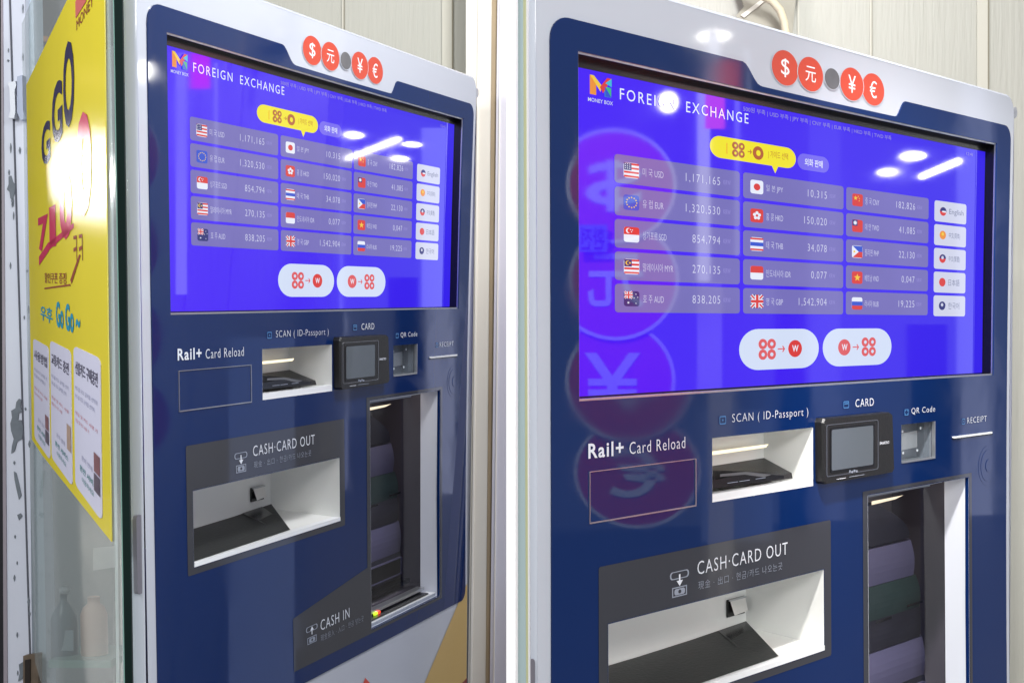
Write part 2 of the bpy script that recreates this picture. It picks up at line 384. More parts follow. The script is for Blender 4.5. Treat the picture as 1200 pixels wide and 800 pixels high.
    word('CARD', .5684, .6180, .4118, .4232, PRINT, .01)
    word('QR Code', .7268, .8000, .4320, .4425, PRINT, .008)
    word('RECEIPT', .9061, .9743, .4560, .4655, PRINT, .004)
    word('CASH·CARD OUT', .2069, .3990, .5965, .6130, PRINT, .008)
    word('現金 · 出口 · 현금/카드 나오는곳', .2085, .3866, .6215, .6318, PRINTD, .004)
    word('CASH IN', .4116, .5160, .9235, .9420, PRINT, .008)
    word('現金投入 · 入口 · 현금 넣는곳', .4116, .5700, .9500, .9610, PRINTD)
    # pictograms
    def outline(q, pts, t, m):
        cx = sum(p[0] for p in pts) / len(pts); cy = sum(p[1] for p in pts) / len(pts)
        q.poly([pts, [(cx + (x - cx) * (1 - t), cy + (y - cy) * (1 - t * 1.6)) for x, y in pts]], zt, m)
    for (x0, x1, ya, dirn) in ((.1544, .1905, .6030, 1), (.362, .401, .9255, -1)):
        q = S(); w = x1 - x0; cx = (x0 + x1) / 2
        outline(q, rrect(x0, x1, ya, ya + .0095, .0045, n=4), .14, PRINTD)
        q.poly(rect(cx - .0014, cx + .0014, ya + .004, ya + .0155), zt - .0002, PRINT)
        yy = ya + .0165 if dirn > 0 else ya + .003
        q.poly([(cx - .006, yy - dirn * .005), (cx + .006, yy - dirn * .005), (cx, yy + dirn * .002)], zt - .0003, PRINT)
        outline(q, rect(x0 + .004, x1 - .004, ya + .019, ya + .031), .14, PRINTD)
        q.poly(rrect(cx - .010, cx + .010, ya + .0212, ya + .0288, .003, n=3), zt - .0002, PRINTD); q.poly(ell(cx, ya + .025, .003, .0024, 10), zt - .0004, GREY)
        q.build('pictogram', panel)
    for (x0, x1, ya, yb, kind) in ((.2520, .2650, .4195, .4300, 0), (.5370, .5510, .4135, .4235, 1), (.7060, .7180, .4330, .4425, 2), (.8880, .8985, .4570, .4660, 0)):
        q = S(); outline(q, rrect(x0, x1, ya, yb, .0015, n=2), .16, ICONM)
        cx, cy = (x0 + x1) / 2, (ya + yb) / 2
        if kind == 0: q.poly(star(cx, cy, .0025, .002), zt, ICONM)
        elif kind == 1: q.poly(rect(x0 + .002, x1 - .002, ya + .0028, ya + .0042), zt - .0002, ICONM)
        else:
            for a in (-1, 1):
                for b in (-1, 1): q.poly(rect(cx + a * .003 - .001, cx + a * .003 + .001, cy + b * .0022 - .0008, cy + b * .0022 + .0008), zt - .0002, ICONM)
        q.build('pictogram', panel)
    # etched card rectangle
    q = S()
    for (a, b, c, e) in ((.0154, .2049, .4690, .4698), (.0154, .2049, .5264, .5278), (.0154, .0163, .4698, .5264), (.2038, .2050, .4698, .5264)): q.solid(rect(a, b, c, e), -.0034, -.0018, SILVER)
    q.build('card_slot_outline', panel)
    # --- display
    bz = S(); bz.solid(subdiv(rect(-.004, 1.004, -.004, .393), .15), .0, .0018, SILVER, [subdiv(rect(.0022, .9978, .0022, .3868), .15)])
    bz.build('trim_frame', root)
    b2 = S()
    b2.pocket(.0022, .9978, .0022, .3868, .0018, .0172, BLACK)
    b2.F.pop(); b2.M.pop()
    b2.solid(subdiv(rect(.0, 1.0, .0, .0128), .15), .0166, .0190, BLACK).solid(subdiv(rect(.0, 1.0, .3855, .3893), .15), .0166, .0190, BLACK).solid(subdiv(rect(.9965, 1.0, .0128, .3855), .15), .0166, .0190, BLACK)
    b2.build('bezel', root)
    dd = .0172
    s = S(); xs = [i / 10 for i in range(11)]; ys = [.0, .1, .2, .3, .3893]
    s.V = [pos(x, y, dd) for y in ys for x in xs]
    for j in range(4):
        for i in range(10): s.F.append((j * 11 + i, j * 11 + i + 1, (j + 1) * 11 + i + 1, (j + 1) * 11 + i)); s.M.append(0)
    s.mats = [U_BLUE]; disp = s.build('display', root)
    t0, t1, t2, t3 = dd - .0004, dd - .0008, dd - .0012, dd - .0016
    cols = [(.0795, .3205), (.3275, .5665), (.5735, .8105)]
    k = 0
    for ci, (xa, xb) in enumerate(cols):
        for r in range(5):
            ya = .1045 + r * .0379; yb = ya + .0335
            S().poly(rrect(xa, xb, ya, yb, .006, .004, 4), t0, U_TILE).build('rate_tile', disp)
            q = S(); fx = (xa + .0155, xa + .0430) if ci == 0 else (xa + .0155, xa + .0440)
            draw_flag(q, FLAGS[k], fx[0], fx[1], ya + .0082, ya + .0262, t1); q.build('flag_icon', disp)
            lab, num = ROWS[k]
            q = S(); wch = {0: .0078, 1: .0079, 2: .0079}[ci] * (.80 if len(lab) > 8 else .70)
            hx = fx[1] + .0065
            q.text(lab, hx, hx + len(lab) * wch, ya + .0122, ya + .0222, t1, U_TEXT, -.012).build('rate_name', disp); q = S()
            xr = {0: .2785, 1: .5230, 2: .7680}[ci]
            wn = sum(.0042 if ch in ',' else .0086 for ch in num)
            q.text(num, xr - wn, xr, ya + .0112, ya + .0228, t1, U_TEXT, -.013, 1.18).build('rate_value', disp); q = S()
            q.text('KRW', xr + .007, xr + .022, ya + .0135, ya + .0195, t1, U_DIM)
            q.build('rate_unit', disp)
            k += 1
    LG = [('us', 'English', U_FBLUE), ('cn', '中文(简体)', U_ORNG), ('tw', '中文(繁體)', U_RED), ('jp', '日本語', U_RED), ('kr', '한국어', U_NAVY)]
    for r, (fl, t, m) in enumerate(LG):
        ya = .1060 + r * .0379
        q = S(); q.poly(rrect(.829, .934, ya, ya + .0333, .006, .004, 4), t0, U_PALE)
        q.poly(ell(.8560, ya + .0165, .0105, .0070, 16), t1, U_RED if fl in ('us', 'jp') else m)
        if fl in ('us', 'tw', 'kr'): q.poly(ell(.8560, ya + .0165, .0105, .0070, 10, 180, 360), t2, U_NAVY)
        if fl == 'us': q.poly(rect(.852, .864, ya + .0155, ya + .0180), t3, U_WHITE)
        if fl in ('cn', 'tw', 'kr'): q.poly(ell(.8545, ya + .0150, .004, .0028, 10), t3, U_GOLD if fl == 'cn' else U_PALE)
        q.text(t, .8760, .9130 if len(t) < 7 else .9240, ya + .0110, ya + .0220, t1, U_GREY)
        q.build('language_button', disp)
    q = S(); q.poly(rrect(.2580, .4470, .0625, .0905, .022, .0139, 8), t0, U_YEL).poly([(.391, .0900), (.406, .0900), (.399, .1000)], t0, U_YEL)
    four_coins(q, .3170, .0765, .0130, .0095, t1, U_BROWN, U_YEL); arrow(q, .337, .346, .0765, .004, t1, U_BROWN)
    q.poly(ell(.3600, .0765, .0120, .0090, 18), t1, U_BROWN).poly(ell(.3600, .0765, .005, .004, 10), t2, U_YEL)
    q.text('| 가이드 선택', .3830, .4280, .0705, .0815, t1, U_BROWN).poly(rect(.292, .2935, .070, .084), t1, U_ORNG)
    q.build('speech_bubble', disp)
    q = S(); q.poly(rrect(.4510, .5285, .0668, .0892, .016, .0110, 8), t0, U_PILL).text('외화 판매', .4680, .5120, .0728, .0832, t1, U_WHITE, .012); q.build('pill_button', disp)
    for (xa, xb, flip) in ((.3190, .5040, 0), (.5140, .7010, 1)):
        q = S(); q.poly(rrect(xa, xb, .3100, .3645, .042, .0270, 9), t0, U_BTN)
        cx = (xa + xb) / 2; fx, wx_ = (cx - .031, cx + .034) if not flip else (cx + .028, cx - .038)
        four_coins(q, fx, .3372, .0190, .0135, t1, U_CORAL, U_BTN)
        arrow(q, cx - .007, cx + .010, .3372, .006, t1, U_CORAL) if not flip else arrow(q, cx - .016, cx + .001, .3372, .006, t1, U_CORAL)
        q.poly(ell(wx_, .3372, .0165, .0118, 22), t1, U_RED if not flip else U_CORAL).text('W', wx_ - .0075, wx_ + .0075, .3325, .3415, t2, U_WHITE, .02)
        q.build('exchange_button', disp)
    q = S(); q.text('FOREIGN', .0890, .1900, .0268, .0402, t1, U_WHITE, .0, 1.3).build('lettering', disp); q = S(); q.text('EXCHANGE', .2108, .3385, .0268, .0402, t1, U_WHITE, .0, 1.3).build('lettering', disp)
    q = S(); q.text('500원 부족 | USD 부족 | JPY 부족 | CNY 부족 | EUR 부족 | HKD 부족 | TWD 부족', .3272, .6955, .0178, .0258, t1, U_DIM, .004); q.build('lettering', disp)
    q = S(); q.text('12:41', .93, .952, .0195, .0245, t1, U_DIM); q.build('lettering', disp)
    q = S(); a, b, c, e = .0380, .0735, .0185, .0405; w = b - a; h = e - c
    q.poly([(a, c), (a + w * .3, c + h * .22), (a + w * .3, e), (a, e)], t1, U_ORNG).poly([(a, c), (a + w * .18, c), (a + w * .52, c + h * .42), (a + w * .5, c + h * .8)], t2, U_GOLD)
    q.poly([(b, c), (b - w * .2, c), (a + w * .45, c + h * .55), (a + w * .6, c + h * .85)], t3, U_RED).poly([(b, c), (b, c + h * .45), (b - w * .3, c + h * .3)], t3 - .0004, U_CYAN)
    q.poly([(b, c + h * .5), (b, e), (b - w * .3, e), (b - w * .32, c + h * .45)], t2, U_GREEN).poly([(b - w * .32, c + h * .45), (b, e), (b - w * .3, e)], t3 - .0002, U_FBLUE)
    q.build('logo_mark', disp)
    q = S(); q.text('MONEY BOX', .0350, .0770, .0445, .0490, t1, U_PALE, .01); q.build('lettering', disp)
    # --- scanner recess
    x0, x1, ya, yb = OP['scan']
    q = S(); q.pocket(x0, x1, ya, yb, -.0022, .078, POCKET, bx1=.4560, by0=ya + .004, by1=.522); q.solid(rect(x0, x1, yb - .010, yb), -.0018, .012, LIPM)
    rec = q.build('scanner_recess', root)
    q = S(); q.quad([(.28, .4725, .0600), (.4430, .4712, .0600), (.437, .4755, .0600), (.28, .4775, .0600)], LED); q.build('light_strip', rec)
    q = S()
    q.quad([(.26, .4955, .076), (.4540, .4925, .076), (.4330, .5075, .014), (.2390, .4870, .0045)], DARKP)
    q.quad([(.2390, .5125, .010), (.4330, .5150, .012), (.4330, .5075, .014), (.2390, .4870, .0045)], DARKP)
    q.quad([(.4330, .5150, .012), (.4540, .5200, .076), (.4540, .4925, .076), (.4330, .5075, .014)], DARKP)
    q.poly([(.246, .500), (.30, .4985), (.355, .5020), (.40, .5075), (.40, .5110), (.246, .5105)], .0035, BLACK)
    q.quad([(.26, .4935, .0028), (.315, .4950, .0028), (.370, .5040, .0028), (.352, .5055, .0028), (.312, .4985, .0028), (.26, .4970, .0028)], mat('tray_edge_grey', (96, 98, 102), rough=.3))
    for xx in (.275, .3, .335): q.poly(rect(xx, xx + .022, .5060, .5068), .0024, PRINTD)
    q.build('document_tray', rec)
    # --- card reader, proud of the panel and slightly tilted
    q = S()
    fr = subdiv([(x_ + .009, y_) for x_, y_ in [(.462, .4345), (.632, .4345), (.640, .4385), (.645, .5180), (.640, .5225), (.466, .5240), (.460, .5200), (.4585, .4400)]], .2)
    bk = [(x * .99 + .0085, y * .985 + .0065) for x, y in fr]
    k = len(fr)
    s = S(); b = 0
    s.V = [pos(x, y, -.0160) for x, y in fr] + [pos(.55 + (x - .55) * 1.02, .479 + (y - .479) * 1.02, -.0130) for x, y in fr] + [pos(.55 + (x - .55) * 1.02, .479 + (y - .479) * 1.02, -.0015) for x, y in fr]
    s.mats = [DARKP]
    s.F.append(tuple(range(k))); s.M.append(0)
    for r in range(2):
        for i in range(k):
            j = (i + 1) % k; s.F.append((r * k + i, r * k + j, (r + 1) * k + j, (r + 1) * k + i)); s.M.append(0)
    rd = s.build('card_reader', root)
    S().solid(rrect(.4825, .5985, .4475, .5105, .004, n=3), -.0167, -.0155, BLACK, [rrect(.4860, .5950, .4500, .5070, .003, n=3)]).solid(rrect(.4860, .5950, .4500, .5070, .002, n=2), -.0165, -.0155, SCRN).build('reader_screen', rd)
    S().solid(rrect(.4730, .6090, .4425, .5150, .004, n=3), -.0166, -.0158, mat('chrome_trim', (150, 152, 158), rough=.2, metal=.9), [rrect(.4750, .6072, .4437, .5138, .003, n=3)]).build('reader_trim', rd)
    q = S(); q.text('SMARTRO', .6120, .6385, .4755, .4795, -.0168, PRINT, .02); q.build('lettering', rd)
    q = S()
    for i in range(4): q.poly(ell(.5320 + .006 * i, .5117 + .0012 * (i % 2), .0028, .0018, 10), -.0169, PRINTD)
    q.poly(rect(.498, .522, .5195, .5203), -.0168, PRINT); q.poly(rect(.53, .57, .5190, .5198), -.0168, PRINTD); q.build('reader_markings', rd)
    # --- QR window
    x0, x1, ya, yb = OP['qr']
    q = S(); q.pocket(x0, x1, ya, yb, -.0022, .030, mat('qr_chamber', (120, 126, 134), rough=.35, noise=.2, nscale=40))
    q.solid(rect(x0, x1, yb - .0024, yb), -.0034, .002, SILVER).solid(rect(x1 - .0022, x1, ya, yb - .0024), -.0034, .002, SILVER)
    qr = q.build('qr_reader', root)
    q = S(); q.quad([(x0, ya + .020, .0290), (x1, ya + .016, .0290), (x1, yb - .016, .0290), (x0, yb - .012, .0290)], mat('qr_plate', (206, 210, 212), rough=.25, noise=.15, nscale=60)); q.build('scan_plate', qr)
    for (u, v) in ((.72, .468), (.775, .466), (.722, .501), (.765, .500)): S().poly(ell(u, v, .003, .0022, 10), .0085, LIPM).build('screw', qr)
    q = S(); q.quad([(x0, ya, .006), (x1 - .0022, ya, .006), (x1 - .0022, yb - .0024, .006), (x0, yb - .0024, .006)], glass('clear_window', (.9, .93, .95), .04, (.5, .55, .6))); q.build('glass_window', qr)
    # --- receipt slot
    q = S(); q.solid(rrect(.8585, .9930, .4838, .4870, .0015, n=3), -.0044, -.0018, LIPM).solid(rrect(.857, .9945, .4870, .4885, .0006, n=2), -.0040, -.0018, BLACK); q.build('receipt_slot', root)
    # --- cash / card out pocket
    x0, x1, ya, yb = OP['out']
    q = S(); q.pocket(x0, x1, ya, .7535, -.0022, .134, POCKET, bx0=.10, bx1=.4850, by0=ya - .006, by1=.7460)
    q.quad([(.062, .6690, .0100), (.064, .6690, .0100), (.064, .6695, .0100), (.062, .6695, .0100)], POCKET)
    tr = q.build('cash_out_pocket', root)
    q = S(); q.solid(rect(x0, x1, .7525, yb), -.0032, .010, LIPM); q.build('lip', tr)
    q = S(); q.quad([(.105, .7440, .1325), (.25, .7436, .1325), (.36, .7415, .1325), (.4835, .7370, .1325), (.395 if key == 'B' else .338, .7518, .010), (.0475, .7518, .0015)], TRAY)
    k_ = .0 if key == 'B' else -.03; q.quad([(.4150 + k_, .7388, .130), (.4780 + k_, .7366, .130), (.4450 + k_, .7435, .085), (.3900 + k_, .7470, .070), (.372 + k_, .7482, .055)], BLACK); q.build('rubber_tray', tr)
    c_ = .0 if key == 'B' else -.022; q = S(); q.solid(rect(.4380 + c_, .4790 + c_, .6990, .7240), .1310, .1330, BLACK).quad([(.4425 + c_, .7015, .1295), (.4785 + c_, .7015, .1295), (.4785 + c_, .7195, .1250), (.4460 + c_, .7215, .1245)], mat('chute_plate', (232, 230, 226), rough=.3, metal=.2)).solid(rect(.4400 + c_, .4790 + c_, .6990, .7010), .1280, .1310, SILVER)
    q.build('card_chute', tr)
    # --- cash in unit
    x0, x1, ya, yb = OP['inn']
    JAMB = mat('pale_jamb', (230, 234, 244), rough=.35)
    q = S()
    q.quad([(x1, ya, -.0022), (x1, yb, -.0022), (x1, yb, .042), (x1, ya, .042)], JAMB).quad([(x0, ya, -.0022), (x0, yb, -.0022), (x0, yb, .042), (x0, ya, .042)], JAMB)
    q.quad([(x0, ya, -.0022), (x1, ya, -.0022), (x1, ya, .042), (x0, ya, .042)], JAMB).quad([(x0, yb, -.0022), (x1, yb, -.0022), (x1, yb, .042), (x0, yb, .042)], JAMB)
    un = q.build('cash_in_unit', root)
    q = S()
    q.solid(rect(x0, x1 - .004, .9770, .9848), .006, .026, LIPM).solid(rect(x0, x1 - .03, .9735, .9765), .010, .034, BLACK).solid(rect(x0, x1 - .02, .9640, .9700), .024, .040, SILVER)
    for i in range(3): q.solid(rect(x0, x1 - .004, .9785 + i * .0022, .9791 + i * .0022), .0052, .007, PRINTD)
    q.build('sill_rail', un)
    q = S(); q.solid(rect(x0, .86, .5560, .5592), .018, .040, SILVER).solid(rect(x0, .84, .5605, .5640), .028, .041, PRINTD); q.build('top_rail', un)
    S().solid(ell(.668, .9715, .0065, .0042, 14), .0205, .024, ui('led_green', (190, 230, 40), 1.6)).solid(ell(.6805, .9712, .0055, .0040, 14), .0205, .024, ui('led_red', (255, 70, 30), 1.5)).build('status_light', un)
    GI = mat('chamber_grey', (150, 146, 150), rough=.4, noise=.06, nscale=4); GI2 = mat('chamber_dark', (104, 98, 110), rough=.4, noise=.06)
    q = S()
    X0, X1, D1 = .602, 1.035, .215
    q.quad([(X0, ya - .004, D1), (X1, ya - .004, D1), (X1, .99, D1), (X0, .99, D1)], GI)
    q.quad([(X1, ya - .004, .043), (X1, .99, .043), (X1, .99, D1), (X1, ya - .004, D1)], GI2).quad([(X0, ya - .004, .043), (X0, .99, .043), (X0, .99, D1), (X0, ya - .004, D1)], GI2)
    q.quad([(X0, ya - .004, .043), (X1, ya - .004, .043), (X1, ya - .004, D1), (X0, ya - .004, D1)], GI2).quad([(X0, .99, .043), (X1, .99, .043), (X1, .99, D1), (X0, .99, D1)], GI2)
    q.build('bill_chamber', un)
    LAV = mat('lavender_cover', (114, 113, 144), rough=.4, noise=.04); GRN = mat('green_board', (52, 78, 74), rough=.45, noise=.3, nscale=30); DRK = mat('dark_roller', (46, 47, 60), rough=.45, noise=.3, nscale=25)
    dm = .12
    def bulge(name, xr0, xr1, y0_, y1_, m, extra=None):
        n = 6; V = []; s = S()
        for i in range(n + 1):
            t = i / n; y = y0_ + (y1_ - y0_) * t; xr = xr0 + (xr1 - xr0) * math.sin(t * math.pi / 2) if xr1 > xr0 else xr0
            dd_ = dm - .004 * math.sin(t * math.pi)
            for (x, d) in ((.62, dd_), (xr - .012, dd_), (xr, dd_ + .010), (xr, .19)): s.V.append(pos(x, y, d))
        s.mats = [m]
        for i in range(n):
            for j in range(3): a = i * 4 + j; s.F.append((a, a + 1, a + 5, a + 4)); s.M.append(0)
        for i in (0, n): s.F.append(tuple(i * 4 + j for j in range(4))); s.M.append(0)
        return s.build(name, un)
    bulge('roller', .84, .945, .600, .668, DRK); bulge('upper_cover', .950, .958, .672, .733, LAV)
    bulge('circuit_guard', .966, .978, .734, .790, GRN); bulge('roller', .978, .970, .790, .842, DRK)
    bulge('lower_cover', .986, .990, .8435, .9105, LAV)
    bl = bulge('bill_inlet', .993, .993, .912, .968, DRK); S().solid(rrect(.64, .975, .920, .958, .004, n=3), .1130, .118, LAV, [rrect(.645, .970, .9225, .9555, .004, n=3)]).solid(rrect(.645, .970, .9225, .9555, .003, n=2), .1145, .118, BLACK).build('inlet_mouth', un)
    S().solid(rect(.63, .985, .9685, .978), .10, .19, BLACK).build('bill_slot', un)
    q = S()
    for (a, b, c) in ((.80, .85, .787), (.90, .955, .776)): q.poly(rect(a, b, c, c + .004), .1065, BLACK)
    q.build('vent_slot', un)
    S().quad([(.69, .5752, .045), (.785, .5748, .045), (.76, .5788, .045), (.69, .5808, .045)], LED).quad([(.62, .5530, .060), (1.02, .5530, .060), (1.02, .5530, .085), (.62, .5530, .085)], mat('chamber_fill_glow', (255, 244, 226), emit=4.2)).build('light_strip', un)  # second quad is an unseen glowing bar added to brighten the bill chamber
    q = S(); q.quad([(x0 + .001, ya + .001, .0425), (x1 - .001, ya + .001, .0425), (x1 - .001, yb - .001, .0425), (x0 + .001, yb - .001, .0425)], glass('smoked_glass', (.80, .79, .84), .03, (.2, .2, .25), .04, 1.35)); q.build('glass_window', un)
    # --- key / hinge on the left flank and a bracket on the right shoulder
    q = S(); q.solid(rrect(-.0790, -.0640, .6640, .7740, .004, .006, 4), .0025, .0085, mat('grey_handle', (134, 132, 142), rough=.35, metal=.4)); q.build('side_handle', root)
    q = S(); q.solid(ell(1.076, -.062, .008, .010, 12), .004, .02, SILVER).solid(rect(1.055, 1.075, -.078, -.066), .012, .02, mat('aged_bracket', (120, 112, 98), rough=.6, noise=.3, nscale=80)); q.build('wall_bracket', root)
    # round key lock bottom right of the reader row
    q = S(); q.solid(ell(.983, .540, .036, .034, 30), -.0024, -.0019, NAVY).solid(ell(.983, .540, .028, .027, 30), -.0029, -.0023, NAVY).solid(ell(.983, .540, .012, .011, 20), -.0036, -.0028, NAVY); q.build('proximity_ring', panel)
    return root, pos

KA, posA = build_kiosk('A', PA, 'white and navy currency exchange kiosk beside the yellow poster, its cash in slot visible')
KB, posB = build_kiosk('B', PB, 'larger looking white and navy currency exchange kiosk right of the white dividing strip')

# ------------------------------------------------------------------ slabs of the surroundings
def slab(name, poly, z, th, m, parent=None):
    n = len(poly); V = [at(x, y, z) for x, y in poly] + [at(x, y, z) + C2W @ Vector((0, 0, th)) for x, y in poly]
    Fs = [tuple(range(n)), tuple(range(2 * n - 1, n - 1, -1))] + [(i, (i + 1) % n, n + (i + 1) % n, n + i) for i in range(n)]
    return newobj(name, V, Fs, m, parent)
def strip(name, x0a, x0b, x1a, x1b, z, th, m, ya=-60, yb=1250, parent=None):
    """post: left edge at x0a (y=0) .. x0b (y=800), right edge x1a .. x1b"""
    f = lambda a, b, y: a + (b - a) * y / 800
    return slab(name, [(f(x0a, x0b, ya), ya), (f(x1a, x1b, ya), ya), (f(x1a, x1b, yb), yb), (f(x0a, x0b, yb), yb)], z, th, m, parent)
PANELM = mat('cream_wall_panel', (174, 173, 163), rough=.5, noise=.03, nscale=4, bump=.5, bscale=14, stretch=(9, 9, .15))
SEAM = mat('panel_joint', (190, 187, 174), rough=.5); SEAMD = mat('panel_joint_dark', (128, 122, 104), rough=.6)
def wall(name, label, px0, px1, z, seams):
    w = slab(name, [(px0, -120), (px1, -120), (px1, 1150), (px0, 1150)], z, .05, PANELM); tag(w, label, 'wall')
    for a, b, m in seams: strip('joint_strip', a, a, b, b, z - .004, .003, m, -110, 1100, w)
    return w
wall('panel_wall', 'cream ribbed panel wall rising behind the kiosk beside the yellow poster', 240, 592, 3.10, [(400.6, 402.6, SEAM), (402.6, 403.4, SEAMD), (518, 529.5, SEAM), (529.5, 531, SEAMD)])
wall('panel_wall', 'cream ribbed panel wall with a pipe above the closer kiosk at the right edge', 780, 1290, 2.92, [(934.5, 936.5, SEAM), (1019.5, 1021.5, SEAM), (1021.5, 1022.3, SEAMD), (1145, 1157.5, SEAM), (1157.5, 1159.3, SEAMD)])
# door jamb strips right of kiosk A
CREAM = mat('cream_frame', (222, 217, 205), rough=.45, noise=.04, nscale=5); LILAC = mat('pale_frame', (208, 206, 214), rough=.4, noise=.04, nscale=5); BROWNJ = mat('stained_joint', (158, 140, 112), rough=.7, noise=.25, nscale=9)
fr = strip('door_frame', 546, 546, 577.5, 572, 3.0, .04, CREAM); tag(fr, 'cream upright door frame at the right side of the kiosk beside the yellow poster', 'door frame')
strip('frame_joint', 576.5, 569, 583, 574, 2.998, .006, BROWNJ, parent=fr)
strip('frame_moulding', 560.5, 551, 562, 553, 2.996, .01, mat('pale_line', (238, 234, 224), rough=.4), parent=fr)
fr2 = strip('pale_upright', 583, 574, 595, 595, 2.99, .04, LILAC); tag(fr2, 'pale grey upright post against the left of the white dividing strip', 'post')
strip('frame_moulding', 586, 578, 587.3, 579.3, 2.987, .008, mat('pale_line', (238, 234, 224), rough=.4), parent=fr2)
# white separator strip between the two views
DIV = mat('bright_white_paint', (252, 252, 252), rough=.5)
dv = strip('dividing_strip', 593.3, 593.3, 604.2, 604.2, 1.12, .02, DIV, -220, 1500); tag(dv, 'plain bright white vertical strip dividing the two kiosks', 'post')
# posts left of kiosk B
GE = mat('sliding_glass_edge', (158, 176, 178), rough=.2, noise=.08, nscale=6, stretch=(1, 1, .2)); YG = mat('yellowish_edge', (186, 188, 148), rough=.3); WE = mat('white_edge', (226, 226, 232), rough=.3)
e1 = strip('glass_door_edge', 602, 602, 613, 616.5, 1.375, .012, GE); tag(e1, 'blue green glass door edge between the white strip and the closer kiosk', 'glass door')
strip('edge_seal', 613, 616.5, 616.5, 619, 1.376, .010, YG, parent=e1); strip('edge_trim', 616.5, 619, 619, 621, 1.3775, .008, WE, parent=e1)
strip('edge_dark_line', 604.2, 604.2, 606, 605.4, 1.3735, .002, mat('dark_line_grey', (92, 96, 92), rough=.5), parent=e1)  # narrow dark strip along the glass door edge
# pipe and ceiling tile upper right
def tube(name, pts, r, m, parent=None, n=14):
    V = []; Fs = []
    for i, p in enumerate(pts):
        a = pts[max(0, i - 1)]; b = pts[min(len(pts) - 1, i + 1)]; t = (b - a).normalized(); u = t.cross(Vector((.1, .9, .3))).normalized(); v = t.cross(u)
        rr = r[i] if isinstance(r, list) else r
        V += [p + (u * math.cos(2 * math.pi * k / n) + v * math.sin(2 * math.pi * k / n)) * rr for k in range(n)]
    for i in range(len(pts) - 1):
        for k in range(n): Fs.append((i * n + k, i * n + (k + 1) % n, (i + 1) * n + (k + 1) % n, (i + 1) * n + k))
    Fs.append(tuple(range(n))); Fs.append(tuple(range(len(V) - 1, len(V) - n - 1, -1)))
    return newobj(name, V, Fs, m, parent, smooth=True)
pp = tube('duct_pipe', [at(x, y, 2.84) for x, y in ((868, -16), (888, -7), (904, 1), (914, 12), (919, 26), (922, 45), (924, 70))], .0085, mat('beige_duct', (196, 186, 160), rough=.55, noise=.1, nscale=30)); tag(pp, 'beige curved air conditioner pipe above the top of the closer kiosk', 'pipe')
ct = slab('ceiling_tile', [(850, -60), (948, -60), (932, 4), (928, 50), (862, 20), (872, 8)], 2.88, .01, mat('grey_tile', (150, 146, 132), rough=.6, noise=.12, nscale=14)); tag(ct, 'dull grey duct cover panel behind the beige pipe', 'cover panel')
slab('tile_rib', [(868, 18), (926, -26), (929, -24), (872, 21)], 2.876, .004, mat('tile_rib', (204, 200, 188), rough=.5), ct)

# ------------------------------------------------------------------ glass pane with poster, left of kiosk A
PO = Vector((-0.6548, -0.4837, 1.66)); PG = Vector((-0.4735, -0.0776, 0.8774)); PD = Vector((-0.02, 0.9968, 0.0774)); PN = PG.cross(PD).normalized()
if PN.z > 0: PN = -PN            # towards the viewer
def pp_(s, y, d): return cw(PO + PG * s + PD * y - PN * d)
PS = lambda: Sheet(lambda s, y, d: pp_(s, y, d))
gp = PS()
L0 = lambda y: -.0465 * y
gp.quad([(L0(-.25), -.25, 0), (1.75, -.25, 0), (1.75, 1.25, 0), (L0(1.25), 1.25, 0)], glass('shop_glass', (.92, .96, .95), .39, (.50, .545, .56), .05, 1.12, .22))
gp.quad([(L0(-.25), -.25, .009), (1.75, -.25, .009), (1.75, 1.25, .009), (L0(1.25), 1.25, .009)], glass('shop_glass_back', (.97, .99, .98), 0, (0, 0, 0), .05, 1.12, .1))
pane = bpy.data.objects.new('glass_door', None); COL.objects.link(pane); pane.location = pp_(.8, 1.25, 0)
tag(pane, 'frosty glass door pane with a dark green edge, carrying the yellow poster', 'glass door')
def under(o, root):
    o.parent = root; o.matrix_parent_inverse = Matrix.Translation(-root.location); return o
g1 = under(gp.build('pane'), pane)
es = 0.0
EDGE = mat('dark_green_glass_edge', (14, 30, 27), rough=.2, spec=.2, noise=.5, nscale=5, stretch=(1, 1, .6)); EDL = mat('pale_green_bevel', (120, 160, 150), rough=.15)
f = lambda a, b, y: a + (b - a) * y / 800
def zstrip(name, a0, a1, b0, b1, z, th, m, ya=-60, yb=1250): return strip(name, a0, a1, b0, b1, z, th, m, ya, yb)
under(zstrip('glass_edge', 133.6, 146.4, 143.2, 155.0, 1.652, .004, EDGE), pane)
under(zstrip('edge_bevel', 132.4, 145.2, 134.0, 146.8, 1.6525, .004, EDL), pane)
under(zstrip('inner_rail', 125.5, 136.5, 127.5, 138.0, 1.80, .006, mat('pale_rail', (188, 200, 198), rough=.3)), pane)
